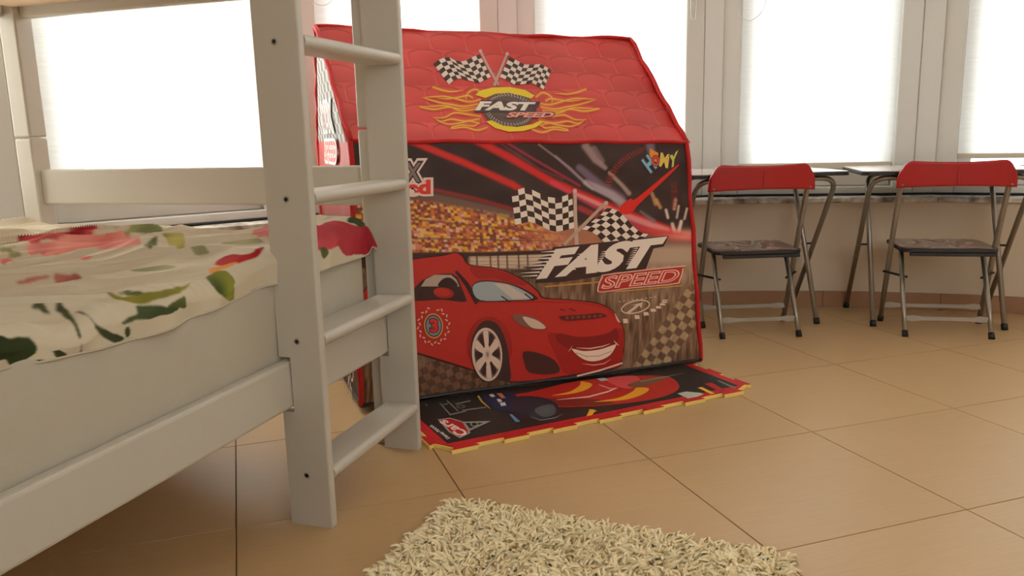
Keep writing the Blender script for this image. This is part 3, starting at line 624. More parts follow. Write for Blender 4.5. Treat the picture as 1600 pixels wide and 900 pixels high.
# light streaks running to the vanishing point
VP = (1085, 372); hi = 1-sstep(Y, hor-2, hor+6)
for pts, w, c, al in (([(636, 218), (720, 252), (800, 288), (818, 300)], 6, (206, 46, 42), .95), ([(742, 218), (800, 248), (862, 284), (960, 326), (1080, 372)], (7, 6), (210, 44, 44), .95),
        ([(790, 222), (850, 258), (905, 290)], 2, (176, 46, 66), .8), ([(778, 222), (840, 262), (880, 280)], 1.4, (140, 60, 70), .6), ([(842, 226), (890, 262), (925, 296)], 1.6, (190, 150, 140), .7),
        ([(676, 296), (740, 310), (800, 326)], 3.4, (150, 48, 46), .8), ([(915, 228), (930, 250), (945, 262)], (7, 4), (176, 150, 150), .75), ([(928, 232), (940, 252)], 5, (158, 130, 140), .6),
        ([(868, 244), (920, 292), (960, 312)], 2.2, (150, 136, 160), .7), ([(905, 262), (940, 292), (968, 310)], (6, 9), (132, 112, 138), .7), ([(915, 285), (955, 304), (972, 318)], (5, 8), (186, 168, 176), .7), ([(952, 270), (972, 290), (982, 302)], (3, 4), (186, 160, 150), .75),
        ([(862, 285), (930, 322), (1000, 352), (1085, 374)], (4, 6), (206, 70, 92), .8), ([(900, 303), (960, 330), (1040, 360)], (3, 6), (216, 160, 160), .75), ([(905, 325), (960, 350), (1060, 372)], (5, 7), (196, 60, 66), .7),
        ([(1015, 222), (1018, 240)], (8, 6), (140, 126, 150), .7), ([(1018, 302), (1024, 318)], (3, 4), (196, 150, 110), .8), ([(1025, 312), (1031, 324)], 3, (206, 150, 90), .8), ([(1040, 328), (1043, 340)], 2.4, (226, 200, 190), .9), ([(1055, 312), (1053, 326)], 3, (210, 170, 140), .8), ([(1060, 322), (1057, 340)], 2, (220, 196, 180), .8), ([(1073, 326), (1069, 342)], 2, (226, 206, 196), .8), ([(1064, 346), (1060, 362)], 3, (232, 216, 206), .9), ([(1050, 350), (1054, 364)], 3, (220, 200, 190), .9), ([(1000, 330), (1020, 345)], (2, 4), (120, 120, 130), .7)): streak(pts, w, c, al)
glow = np.exp(-((X-1072)/34)**2-((Y-366)/9)**2); mixc(glow*.9, (226, 170, 150)); mixc(np.exp(-((X-1030)/46)**2-((Y-362-(X-1030)*.10)/4)**2)*.8, (206, 66, 62))
tick = np.abs(np.hypot((X-1035)/1.0, (Y-300)/.82)-86); angt = np.arctan2(Y-300, X-1035)
mixc((tick < 5)*(np.sin(angt*110) > .1)*(X < 1006)*(Y < 292)*.65, (170, 50, 48)); mixc((np.abs(X-1053) < 5)*(np.sin(Y*2.0) > 0)*sstep(Y, 282, 288)*(1-sstep(Y, 322, 328))*.6, (150, 46, 46))
# chequered paint on the asphalt
def chk(cx, cy, ang, s, hw, hh, ca, cb, al):
    global I
    p = (X-cx)*math.cos(ang)+(Y-cy)*math.sin(ang); q = -(X-cx)*math.sin(ang)+(Y-cy)*math.cos(ang)
    m = (1-sstep(np.abs(p), hw*.7, hw))*(1-sstep(np.abs(q), hh*.75, hh))*al*(.65+.5*vnoise(X/3, Y/9, 12))
    k = ((np.floor(p/s)+np.floor(q/s)) % 2)[..., None]; c = np.array(ca)*k+np.array(cb)*(1-k); I = I*(1-np.clip(m, 0, 1)[..., None])+c*np.clip(m, 0, 1)[..., None]
chk(1052, 520, -.96, 11.5, 95, 26, (176., 152, 118), (104., 78, 64), .85)
chk(700, 590, -.5, 11, 90, 40, (124., 84, 62), (74., 50, 44), .75)
I = np.clip(I, 6, 250)
V3 = front.P(A, Bz)
fp = grid_mesh('front_panel', V3.reshape(-1, 3), nx, nz, lin(I, GF).reshape(-1, 3), 'cloth', tent)
# --- crisp print on the front panel
WHT, DRK = (226, 206, 196), (62, 40, 38)
def bil(p00, p10, p11, p01):
    p00, p10, p11, p01 = map(np.array, (p00, p10, p11, p01)); return lambda u, v: (p00*(1-u)*(1-v)+p10*u*(1-v)+p11*u*v+p01*(1-u)*v)
ar = Art(front, GF); topx = [798, 810, 821, 835, 850, 862, 875, 886, 893]; topy = [298, 296, 292.5, 298, 306, 309.5, 308, 304, 301]; botx = [804, 815, 827, 840, 853, 864, 876, 887, 896]; boty = [351, 349, 345.5, 350, 358, 362, 361, 358, 356]
ar.flag(lambda u, v: (np.interp(u*8, range(9), topx)*(1-v)+np.interp(u*8, range(9), botx)*v, np.interp(u*8, range(9), topy)*(1-v)+np.interp(u*8, range(9), boty)*v), 9, 6, WHT, DRK)
ar.line([(897.5, 297), (898, 340), (900, 382)], [5, 5.5, 6], (186, 160, 148)); ar.ell((897.5, 298), 3.2, 3.2, (200, 176, 164))
ar.line([(946, 316), (915, 347), (880, 382)], [5, 5, 5], (178, 150, 134)); ar.ell((946, 317), 3.2, 3.2, (196, 170, 156))
q = bil((947, 325), (1012, 364), (972, 392), (910, 358))
ar.flag(lambda u, v: q(u, v)+np.array([2*math.sin(v*5), -6*math.sin(u*6.0)*(1-.3*v)]), 8, 6, WHT, DRK)
ar.build('flag_print', fp)
ar = Art(front, GF, .0016)          # red dial needle and maker's mark
ar.poly(spline([(966, 330), (972, 318), (985, 310), (994, 309), (1052, 262), (1055, 264), (998, 318), (990, 328), (978, 335)], 4), (206, 40, 34))
ar.build('needle_print', fp)
ar = Art(front, GF, .0016)
ar.poly([(1015, 232), (1028, 239), (1027, 254), (1014, 250)], (222, 136, 56))
for ch, c, bl, br, tl in (('H', (120, 170, 196), (1015.5, 270), (1025, 261), (1002, 251)), ('O', (210, 70, 56), (1019, 260), (1030, 257.5), (1017, 245)), ('M', (214, 184, 84), (1029, 259), (1042, 262), (1032, 239)), ('Y', (190, 190, 84), (1044, 264), (1056, 256), (1046, 244))):
    ar.text(ch, bl, br, tl, (70, 60, 70), .10); ar.text(ch, bl, br, tl, c, .045)
ar.build('maker_mark', fp)
ar = Art(front, GF, .0016)          # MAX Speed
ar.text('MAX', (588, 286), (657, 285), (590, 254), (214, 190, 182), .16); ar.text('MAX', (588, 286), (657, 285), (590, 254), (46, 34, 34), .07); ar.text('MAX', (589, 285), (656, 284), (591, 255), (122, 104, 100), .02)
ar.line([(590, 290), (659, 288.5)], 1.6, (46, 34, 34))
ar.text('Speed', (580, 312), (671, 309), (580, 284), (214, 186, 178), .16); ar.text('Speed', (580, 312), (671, 309), (580, 284), (200, 50, 44), .05)
ar.build('max_speed_lettering', fp)
ar = Art(front, GF, .0016)          # FAST SPEED
quad = ((837, 436), (1012, 417), (866, 388))
ar.poly([(834, 442), (846, 408), (838, 405), (858, 402), (862, 386), (1044, 368), (1036, 385), (1020, 388), (1008, 420), (985, 424), (960, 425), (930, 432), (878, 440)], DRK)
ar.text('FAST', (840, 434), (1010, 415), (868, 390), WHT, .055)
for k in range(16):
    y = 392+k*2.7; x0 = 862-k*2.0; ar.line([(x0-12-RNG.random()*14, y+1.5), (x0+4, y)], [.4, 2.4], DRK if k % 2 else WHT, up=k == 0)
for cx0, n in ((908, 8), (945, 8), (994, 8)):
    for k in range(n): y = 396+k*3.4-(cx0-908)*.1; ar.line([(cx0-k*1.6-7, y+1), (cx0-k*1.6+1, y)], [.3, 1.8], WHT, up=k == 0)
ar.line([(850, 447), (935, 440)], 2.2, (186, 130, 60)); ar.line([(960, 455), (1065, 446)], 1.8, (196, 140, 66))
ar.poly(spline([(931, 452), (938, 432), (950, 427), (1062, 415), (1067, 418), (1062, 438), (1052, 444), (985, 450), (940, 456)], 4), (216, 176, 160)); ar.poly(spline([(933, 452), (940, 433), (951, 428.5), (1060, 417), (1065, 420), (1060, 437), (1051, 442.5), (985, 448.5), (941, 454.5)], 4), (172, 46, 44))
ar.text('SPEED', (937, 451), (1055, 439.5), (946, 431), (222, 186, 170), .035); ar.text('SPEED', (937, 451), (1055, 439.5), (946, 431), (190, 60, 56), -.012)
ar.build('fast_speed_lettering', fp)
ar = Art(front, GF, .0008)          # arrow in a ring, tyre ticks
t = np.linspace(0, 2*math.pi, 33); ar.line([(992+22*math.cos(k), 479-(k and 0)+9.5*math.sin(k)-4*math.cos(k)) for k in t], 2, (206, 180, 164))
ar.poly([(976, 489), (993, 476), (984, 477), (1003, 472), (1001, 482), (998, 477), (983, 489)], (206, 180, 164))
for k, (x, y) in enumerate([(976, 501), (994, 495), (1008, 490), (1019, 484.5), (1027, 480), (1033, 475.5), (1036, 472), (1037, 469)]): ar.poly([(x-4+k*.2, y-3.5+k*.35), (x+3+k*.3, y-3.5+k*.35), (x+4.5+k*.4, y+3-k*.35), (x-3, y+3.5-k*.4)], (214, 190, 172), up=k == 0)
for k in range(9): ar.line([(965+k*7, 471-k*.9), (968+k*7, 470.6-k*.9)], 1.3, (200, 172, 156), up=k == 0)
ar.build('arrow_print', fp)
# --- the printed car
RED, RED2, RED3 = (176, 45, 38), (152, 35, 31), (126, 30, 28)
ar = Art(front, GF, .0016, .00012)
ar.poly(spline([(560, 470), (600, 420), (640, 405), (690, 398), (710, 393.5), (722, 399), (733, 412.5), (770, 417), (800, 427), (824, 441), (840, 454), (850, 464), (890, 467), (930, 472), (952, 481), (965, 496), (974, 515), (975, 540), (972, 560), (966, 574), (930, 581), (880, 589), (830, 596), (797, 597), (780, 590), (735, 578), (690, 565), (640, 549), (565, 535)], 5), (60, 24, 24))
ar.poly(spline([(562, 470), (600, 421.5), (640, 406.5), (690, 399.5), (710, 395), (721, 400.5), (732, 414), (770, 418.5), (799, 428.5), (823, 442.5), (838, 455), (848, 465.5), (890, 468.5), (929, 473.5), (951, 482), (964, 497), (972.5, 515), (973.5, 540), (970, 560), (965, 572.5), (930, 579), (880, 587), (830, 594), (797, 595), (780, 588), (735, 576), (690, 563), (640, 547), (567, 533)], 5), RED)
ar.poly(spline([(733, 416), (770, 420), (799, 430), (822, 444), (800, 443), (770, 434), (745, 434)], 4), RED2)
ar.poly(spline([(855, 520), (900, 528), (945, 524), (970, 512), (972.5, 540), (968, 566), (930, 577), (885, 584), (870, 560)], 4), RED2)
ar.poly(spline([(870, 520), (905, 526), (945, 521), (962, 512), (964, 532), (940, 542), (895, 545), (872, 535)], 4), RED3)
ar.line([(640, 548), (690, 563), (735, 577)], 3, (70, 26, 24))
ar.poly(spline([(640, 468), (652, 444), (672, 431), (700, 427), (714, 431), (722, 448), (728, 470), (690, 468)], 4), (58, 34, 32))           # side window
ar.poly([(657, 447), (664, 436), (678, 429), (704, 429), (712, 436), (717, 447)], (168, 150, 138)); ar.poly(spline([(684, 447), (690, 436), (700, 433), (708, 437), (713, 447)], 4), (52, 34, 32))
ar.ell((692, 457), 16, 8.5, RED2, .12); ar.ell((690, 456), 13, 6, RED, .12)
ar.line([(703, 424), (716, 432), (732, 470)], [3, 4, 6], RED); ar.line([(711, 423), (728, 443), (745, 473)], [4, 7, 7], (52, 30, 30))
ar.poly(spline([(736, 447), (752, 437.5), (785, 440), (812, 448), (836, 462), (834, 468), (800, 469.5), (747, 469.5)], 4), (60, 34, 34))
ar.poly(spline([(737, 448), (752, 439.5), (784, 441.5), (808, 449), (830, 462), (826, 467), (800, 468), (749, 468)], 4), (150, 160, 166)); ar.poly([(770, 442), (792, 444), (826, 465), (800, 467)], (186, 176, 168))
ar.line([(782, 462), (795, 471)], 2, (52, 34, 34)); ar.line([(818, 458), (832, 469)], 2, (52, 34, 34))
ar.line([(745, 471), (830, 471), (900, 471), (945, 480), (962, 497)], 1.2, RED2)
ar.ell((764, 540), 35, 46, RED2, -.10); ar.poly(spline([(737, 560), (736, 530), (748, 506), (762, 500), (778, 508), (790, 535), (795, 565), (796, 594), (772, 592), (752, 590)], 4), (66, 42, 40))   # arch, tyre
ar.ell((760, 553), 25, 43.5, (60, 38, 36), -.08); ar.ell((760, 553), 23.6, 42, (206, 180, 166), -.08); ar.ell((760.5, 553), 20.5, 38, (120, 96, 86), -.08)
ca, sa = math.cos(-.08), math.sin(-.08); EL2 = lambda r, t: (760.5+20.5*r*math.cos(t)*ca-38*r*math.sin(t)*sa, 553+20.5*r*math.cos(t)*sa+38*r*math.sin(t)*ca)
for k in range(6):
    t0 = k*math.pi/3+math.pi/2; ar.poly([EL2(.18, t0-.9), EL2(.98, t0-.20), EL2(1.0, t0), EL2(.98, t0+.20), EL2(.18, t0+.9)], (210, 184, 170), up=k == 0)
    ar.poly([EL2(.38, t0+.32), EL2(.92, t0+.30), EL2(.95, t0+.52), EL2(.92, t0+.74), EL2(.38, t0+.72)], (62, 38, 34), up=False)
ar.ell(EL2(0, 0), 4.6, 8, (196, 170, 156)); ar.ell(EL2(0, 0), 2.2, 4, (150, 124, 112))
ar.poly(spline([(799, 492), (818, 491), (838, 498), (851, 509), (847, 514), (826, 512), (808, 504)], 5), (120, 84, 74)); ar.poly(spline([(815, 494), (836, 499), (850, 509), (846, 513), (828, 510)], 5), (200, 174, 158))    # headlamp
ar.poly(spline([(816, 551), (826, 548), (850, 554), (867, 564), (873, 580), (850, 584), (826, 580), (819, 566)], 5), (70, 38, 36))
ar.poly(spline([(958, 488), (964, 497), (967, 503), (962, 500)], 4), (214, 170, 156))
ar.poly(spline([(871, 494), (885, 492), (915, 490), (935, 488), (946, 493), (930, 497), (905, 499), (884, 500)], 4), (96, 34, 32))         # bonnet badge
for k in range(7): ar.ell((884+k*8.6, 495.6-k*.55), 2.6, 2.2, (124, 62, 54), up=k == 0)
ar.line([(873, 482), (881, 484)], 2, (112, 40, 36)); ar.line([(887, 481), (897, 485)], 2.4, (112, 40, 36))
ar.poly(spline([(892, 544), (910, 547.5), (935, 545), (958, 537.5), (960, 540), (951, 554), (935, 562), (918, 563), (903, 556)], 5), (220, 200, 184)); ar.line([(898, 550), (915, 556), (935, 555), (953, 548)], 1, (150, 130, 118))
ar.line([(899, 542.5), (920, 543.5), (940, 540), (951, 536)], [.6, 1.8, 1.8, .6], (220, 180, 166)); ar.line([(957, 531), (961, 536), (965, 538.5)], [.6, 2, .6], (214, 176, 160)); ar.line([(886, 548), (890, 544), (892, 539)], [.6, 1.8, .6], (206, 150, 138))
ar.line([(908, 567), (925, 569.5), (942, 567), (953, 560)], [.4, 1.8, 1.8, .4], (206, 150, 138)); ar.line([(900, 586.5), (935, 578), (971, 566)], 2.6, (216, 186, 172))
ar.ell((676, 508), 15, 19.5, (200, 140, 70), -.1); ar.ell((676, 508), 13, 17.3, (48, 44, 52), -.1); ar.ell((676, 508), 11.4, 15.4, (120, 130, 144), -.1)
ar.text('3', (671.5, 518), (683, 517), (670, 498), (60, 34, 40), .09); ar.text('3', (671.5, 518), (683, 517), (670, 498), (200, 44, 42), .045)
for k in range(26):
    t0 = -1.25+k*(2*math.pi-.65)/25; cx, cy = 676+23*math.cos(t0), 508+27.5*math.sin(t0)
    ar.ell((cx+(1.5 if k % 2 else -1.5)*math.cos(t0), cy+(1.5 if k % 2 else -1.5)*math.sin(t0)), 2.8, 1.2, (208, 160, 142), t0+math.pi/2+(.6 if k % 2 else -.6), 8, up=k == 0)
ar.build('car_print', fp)
# --- roof: two cloth slopes over the ridge, tile print, badge with flames
def roof_sheet(e0, e1, r0, r1, flip=1):
    ex = (e1-e0)/np.linalg.norm(e1-e0); up = (r0+r1)/2-(e0+e1)/2; up = up-ex*(up @ ex); L = np.linalg.norm(up); return Sheet(e0, ex, up/L, None, TW), L
rf, RLEN = roof_sheet(EL, ER, RL, RRr)
c2 = lambda P: ((P-rf.o) @ rf.ex, (P-rf.o) @ rf.ey)
e0a, e1a, r0a, r1a = c2(EL)[0]-.012, c2(ER)[0]+.012, c2(RL)[0], c2(RRr)[0]
rf.disp = lambda a, b: .0035*np.sin(a*13+1.0)*np.sin(b*9+a*4)*np.clip(b/.1, 0, 1)+.004*np.exp(-((b-RLEN)/.05)**2)*np.sin(a*17)-.007*np.sin(np.clip(b/RLEN, 0, 1)*math.pi)
nx, nz = 330, 160; sx, tb_ = np.meshgrid(np.linspace(0, 1, nx), np.linspace(0, 1, nz))
Ar = (e0a+(r0a-e0a)*tb_)+((e1a+(r1a-e1a)*tb_)-(e0a+(r0a-e0a)*tb_))*sx; Br = -.004+tb_*(RLEN+.004)
GR = .88
def roof_cols(a, b, seed=0):
    tw, th = .112, .078; row = np.floor(b/th); k = a/tw+.5*(row % 2)+.13*np.sin(row*2.1); f = k-np.floor(k); g = b/th-row
    base = np.ones(a.shape+(3,))*np.array((206., 58, 56)); base += ((vnoise(a*9, b*12, 31+seed)-.5)*26)[..., None]*np.array((1, .7, .7))
    base += ((g-.5)*18)[..., None]
    arch = .62+.36*np.sqrt(np.clip(1-((f-.5)/.46)**2, 0, 1)); ln = np.exp(-((g-arch)/.045)**2)*(np.abs(f-.5) < .44)
    base -= (ln*42)[..., None]*np.array((1.1, .6, .6))
    gap = np.exp(-((np.minimum(f, 1-f))/(.014+.05*np.clip(.45-g, 0, 1)))**2)*(g < .62); base += (gap*26)[..., None]*np.array((.7, 1, 1)); base -= (np.exp(-((f-.03)/.012)**2)*(g > .1)*(g < .7)*26)[..., None]
    return np.clip(base, 5, 250)
pr = grid_mesh('roof_panel', rf.P(Ar, Br).reshape(-1, 3), nx, nz, lin(roof_cols(Ar, Br), GR).reshape(-1, 3), 'roofc', tent)
arL, arR = Art(rf, GR, .0007), Art(rf, GR, .0007)
YEL, GRY = (232, 200, 30), (96, 74, 70)
FL_L = [[(752, 153), (735, 158), (715, 152), (695, 147), (680, 148), (664, 149)], [(748, 160), (725, 165), (705, 160), (690, 158), (672, 153), (660, 164 - 15)], [(745, 168), (720, 172), (700, 161), (680, 163), (656, 164)], [(656, 164), (680, 169), (700, 163), (720, 168), (745, 165)],
        [(752, 180), (730, 176), (710, 172), (695, 182), (676, 181)], [(750, 184), (725, 188), (705, 182), (690, 189), (678, 181)], [(762, 198), (745, 204), (728, 196), (712, 199), (703, 200)], [(755, 145), (745, 136), (735, 140), (728, 147), (730, 154)], [(676, 133), (690, 138), (705, 141), (725, 139)], [(705, 198), (722, 193), (742, 196), (748, 190)], [(750, 192), (735, 186), (722, 190), (700, 193), (682, 186)], [(740, 151), (733, 146), (720, 149), (700, 152), (684, 150)]]
for k, P in enumerate(FL_L):
    P = np.array(P, float); t = np.linspace(0, 1, len(P)); tt = np.linspace(0, 1, 16)
    C_ = np.stack([np.interp(tt, t, P[:, 0]), np.interp(tt, t, P[:, 1])], 1); C_[1:-1] = (C_[:-2]+2*C_[1:-1]+C_[2:])/4; C_[1:-1] = (C_[:-2]+2*C_[1:-1]+C_[2:])/4
    w = np.interp(tt, [0, .3, .8, 1], [3.2, 3.6, 2.4, .7]); R_ = np.stack([1594-C_[:, 0]-1, C_[:, 1]+3.5+(C_[:, 0]-797)*-.012], 1)
    for Q, A_ in ((C_, arL), (R_, arR)): A_.line(Q, w*1.9, (216, 98, 58), up=k == 0)
for k, P in enumerate(FL_L):
    P = np.array(P, float); t = np.linspace(0, 1, len(P)); tt = np.linspace(0, 1, 16)
    C_ = np.stack([np.interp(tt, t, P[:, 0]), np.interp(tt, t, P[:, 1])], 1); C_[1:-1] = (C_[:-2]+2*C_[1:-1]+C_[2:])/4; C_[1:-1] = (C_[:-2]+2*C_[1:-1]+C_[2:])/4
    w = np.interp(tt, [0, .3, .8, 1], [1.7, 2.3, 1.6, .5]); R_ = np.stack([1594-C_[:, 0]-1, C_[:, 1]+3.5+(C_[:, 0]-797)*-.012], 1)
    for Q, A_ in ((C_, arL), (R_, arR)): A_.line(Q, w, (230, 176, 56), up=k == 0)
arL.build('flame_print', pr); arR.build('flame_print', pr)
ar = Art(rf, GR, .0012)
ar.ell((797, 170), 42, 29.5, GRY, .06, 40)
ar.poly([(743, 146), (752, 139), (770, 134), (797, 132.5), (822, 137), (836, 146), (831, 151), (815, 146), (796, 142), (775, 144), (759, 151)], YEL)
ar.poly([(760, 189), (768, 187), (786, 196), (808, 198.5), (832, 194), (843, 188), (849, 190), (838, 199), (818, 205), (795, 206), (774, 200)], YEL)
for k in range(44):
    t0 = 2*math.pi*k/44; ar.ell((797+34*math.cos(t0)+.06*23*math.sin(t0), 170+23.5*math.sin(t0)+2*math.cos(t0)), 1.5, .8, (206, 186, 178), t0+.8, 6, up=k == 0); ar.ell((797+37*math.cos(t0+.07), 170+25.6*math.sin(t0+.07)+2*math.cos(t0)), 1.4, .7, (206, 186, 178), t0-.5, 6, up=False)
ar.poly([(741, 174), (752, 154), (846, 156), (834, 176)], (70, 50, 48))
ar.text('FAST', (744, 170.5), (829, 171), (752, 157), (232, 218, 210), .05)
ar.text('SPEED', (791, 183), (862, 182.5), (797, 174.5), (84, 40, 42), .11); ar.text('SPEED', (791, 183), (862, 182.5), (797, 174.5), (232, 150, 136), .045)
ar.build('badge_print', pr)
ar = Art(rf, GR, .0012)
tx, ty = [677, 690, 702, 716, 729, 741, 750], [99, 90, 89, 96, 93, 86, 83]; bx, by = [702, 712, 722, 738, 750, 760, 768], [130, 121, 121, 125, 127, 121, 117]
ar.flag(lambda u, v: (np.interp(u*6, range(7), tx)*(1-v)+np.interp(u*6, range(7), bx)*v, np.interp(u*6, range(7), ty)*(1-v)+np.interp(u*6, range(7), by)*v), 9, 6, WHT, DRK)
tx, ty = [797, 810, 820, 832, 845, 855, 862], [86, 93, 98, 99, 98, 103, 108]; bx, by = [782, 795, 805, 818, 832, 842, 850], [117, 122, 129, 128, 126, 131, 137]
ar.flag(lambda u, v: (np.interp(u*6, range(7), tx)*(1-v)+np.interp(u*6, range(7), bx)*v, np.interp(u*6, range(7), ty)*(1-v)+np.interp(u*6, range(7), by)*v), 9, 6, WHT, DRK)
ar.line([(751, 78), (763, 101), (780, 130)], [3.4, 3.8, 4.2], (192, 160, 150)); ar.line([(793, 82), (783, 106), (773, 131)], [3.4, 3.8, 4.2], (192, 160, 150)); ar.ell((751, 78.5), 2.6, 2.6, (206, 178, 168)); ar.ell((793, 82.5), 2.6, 2.6, (206, 178, 168))
ar.build('crossed_flag_print', pr)
# rear slope, gables, rear wall
def quadgrid(name, p00, p10, p11, p01, n, cols, m, parent=tent):
    s_, t_ = np.meshgrid(np.linspace(0, 1, n), np.linspace(0, 1, n)); s1, t1 = s_[..., None], t_[..., None]
    P = p00*(1-s1)*(1-t1)+p10*s1*(1-t1)+p11*s1*t1+p01*(1-s1)*t1; return grid_mesh(name, P.reshape(-1, 3), n, n, cols(s_, t_).reshape(-1, 3), m, parent)
bk = lambda p: np.array([p[0], DEP-p[1]+0, p[2]])
quadgrid('roof_panel', bk(ER), bk(EL), RL+np.array([0, .002, 0]), RRr+np.array([0, .002, 0]), 120, lambda s, t: lin(roof_cols(s, t*RLEN, 5), GR), 'roofc')
quadgrid('rear_panel', bk(BRc), bk(BLc), bk(EL), bk(ER), 60, lambda s, t: lin(np.ones(s.shape+(3,))*np.array((96., 70, 64))+((vnoise(s*20, t*9, 41)-.5)*40)[..., None], GF), 'cloth')
def gable(name, B0, E0, R0, sgn, full):
    na, nb = 90, 230; H_ = R0[2]-ZB; ys, zs_ = np.meshgrid(np.linspace(0, 1, na), np.linspace(0, 1, nb)); z = ZB+zs_*H_
    hw = np.where(z <= E0[2], 1., np.clip((R0[2]-z)/(R0[2]-E0[2]), .002, 1)); y = .35+(ys-.5)*2*.35*hw
    x = np.interp(z, [ZB, E0[2], R0[2]], [B0[0], E0[0], R0[0]])+sgn*.004*np.sin(z*9)*np.sin(ys*math.pi)
    c = np.ones(z.shape+(3,))*np.array((196., 62, 58))
    k = (np.floor(y/.034)+np.floor(z/.030)) % 2; ck = np.where(k[..., None] > 0, np.array((196., 192, 190)), np.array((96., 92, 90)))
    m = sstep(z, .725, .735)[..., None]; c = c*(1-m)+ck*m
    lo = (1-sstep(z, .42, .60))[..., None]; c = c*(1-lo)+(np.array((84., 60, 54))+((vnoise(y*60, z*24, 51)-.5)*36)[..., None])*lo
    c += ((vnoise(y*10, z*8, 61)-.5)*20)[..., None]
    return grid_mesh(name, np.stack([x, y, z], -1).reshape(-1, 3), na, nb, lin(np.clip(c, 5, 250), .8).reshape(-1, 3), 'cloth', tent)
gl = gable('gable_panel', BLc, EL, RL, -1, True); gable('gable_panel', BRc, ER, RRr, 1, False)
gs = Sheet((-.0125, .70, 0), (0, -1, 0), (0, 0, 1), lambda a, b: -np.interp(b, [ZB, .72, 1.05], [.0125, .026, .004]), TW)
ar = Art(gs, 1.15, .006)
for body, z0, h, w_, c in (('MAX', .765, .075, .21, (150, 120, 120)), ('SPEED', .672, .06, .25, (206, 70, 66))):
    ar.text(body, (.35-w_/2, z0), (.35+w_/2, z0), (.35-w_/2+.015, z0+h), (244, 238, 234), .13, px=False); ar.text(body, (.35-w_/2, z0), (.35+w_/2, z0), (.35-w_/2+.015, z0+h), c, .03, px=False)
ar.build('gable_lettering', gl, cut=.04); ar = Art(gs, 1.15, .006)
t = np.linspace(0, 2*math.pi, 29); cx, cz = .585, .115
ar.line([(cx+.038*math.cos(k), cz+.055*math.sin(k)) for k in t], .007, (226, 208, 200), px=False); ar.poly([(cx-.02, cz-.03), (cx+.004, cz+.01), (cx-.012, cz+.012), (cx+.022, cz+.034), (cx+.018, cz-.004), (cx+.010, cz+.004), (cx-.008, cz-.034)], (226, 208, 200), px=False)
for k in range(9): t0 = 1.9+k*.33; ar.line([(cx+.056*math.cos(t0), cz+.078*math.sin(t0)), (cx+(.072+.004*k)*math.cos(t0), cz+(.095+.006*k)*math.sin(t0))], .009, (226, 208, 200), px=False, up=k == 0)
ar.build('arrow_print', gl, cut=.04)
# red piping along every edge
def pipe(pts, r=.0075): return tube('piping', pts, r, 'redcloth', tent, 8)
def seam(a, b, n=14, w=.0025, sag=0.): return [a+(b-a)*t+np.array([w*math.sin(t*23+a[2]*9), w*math.sin(t*17+1), -sag*math.sin(t*math.pi)+w*math.sin(t*29)]) for t in np.linspace(0, 1, n)]
for a, b in ((BLc, EL), (BRc, ER), (bk(BLc), bk(EL)), (bk(BRc), bk(ER))): pipe(seam(a+np.array([0, 0, .006]), b))
for a, b in ((EL, RL), (ER, RRr), (bk(EL), RL), (bk(ER), RRr)): pipe(seam(a, b), .007)
pipe(seam(EL, ER, 24, .002), .006); pipe(seam(bk(EL), bk(ER), 24, .002), .006); tube('ridge_seam', seam(RL, RRr, 30, .003, .006), .0055, 'redcloth', tent, 8)
for a, b in ((BLc, BRc), (bk(BLc), bk(BRc)), (BLc, bk(BLc)), (BRc, bk(BRc))): tube('hem', seam(a+np.array([0, 0, .007]), b+np.array([0, 0, .007]), 20, .001), .006, 'darkboard', tent, 8)

# ------------------------------------------------------------------ foam puzzle mat half under the tent
MC = np.array([-.184, 1.773, 0]); MR_ = np.array([.702, 2.202, 0]); mh = math.atan2(*(MR_-MC)[1::-1]); ML = float(np.linalg.norm(MR_-MC)); MD = .64
mat_o = tag(empty('foam_puzzle_mat', MC, mh), 'red-bordered black foam puzzle mat with yellow edges half under the play tent', 'mat')
def puzzle(L, D, inset, tab=.014, n=7, m=5):
    out = []
    def side(p, q, k, nrm):
        p, q = np.array(p), np.array(q); d = (q-p)/np.linalg.norm(q-p); Ls = np.linalg.norm(q-p)
        for i in range(k):
            a, b = Ls*(i+.18)/k, Ls*(i+.66)/k; w = .006
            out.extend([tuple(p+d*(a+w)), tuple(p+d*(a-w*.3)+nrm*tab), tuple(p+d*(b+w*.3)+nrm*tab), tuple(p+d*(b-w))])
    a = inset+.014; side((a, a), (L-a, a), n, np.array([0, -1.])); side((L-a, a), (L-a, D-a), m, np.array([1., 0])); side((L-a, D-a), (a, D-a), n, np.array([0, 1.])); side((a, D-a), (a, a), m, np.array([-1., 0])); return out
prism('yellow_underlayer', puzzle(ML, MD, 0), .0005, .0098, 'yellowfoam', mat_o); prism('red_border', puzzle(ML, MD, .0028), .0099, .0120, 'redfoam', mat_o)
prism('black_field', [(.042, .042), (ML-.042, .042), (ML-.042, MD-.042), (.042, MD-.042)], .0121, .0123, 'blackfoam', mat_o)
MRm = np.array([[math.cos(mh), -math.sin(mh), 0], [math.sin(mh), math.cos(mh), 0], [0, 0, 1]])
ms = Sheet((0, 0, .0124), (1, 0, 0), (0, 1, 0), None, (MRm, MC)); GM = 1.2
ar = Art(ms, GM, .0001, .00004)      # film title mark, seen upside down
ar.poly([(684, 655.5), (703, 652.6), (728, 660), (735, 676.5), (718.5, 684.5), (701, 675)], (150, 150, 146)); ar.poly([(689, 656), (703, 654), (726, 661), (732, 676), (718, 682), (703, 674)], (172, 34, 40))
ar.text('Cars', (733, 676.5), (695, 655.5), (719.5, 682.5), (226, 200, 190), .03)
ar.poly([(722, 659), (767, 658), (732, 674)], (140, 146, 142)); ar.poly([(727, 661), (756, 660.5), (734, 670)], (28, 30, 30)); ar.ell((741, 663), 6, 3.4, (140, 146, 142)); ar.ell((741, 663), 4.4, 2.3, (28, 30, 30))
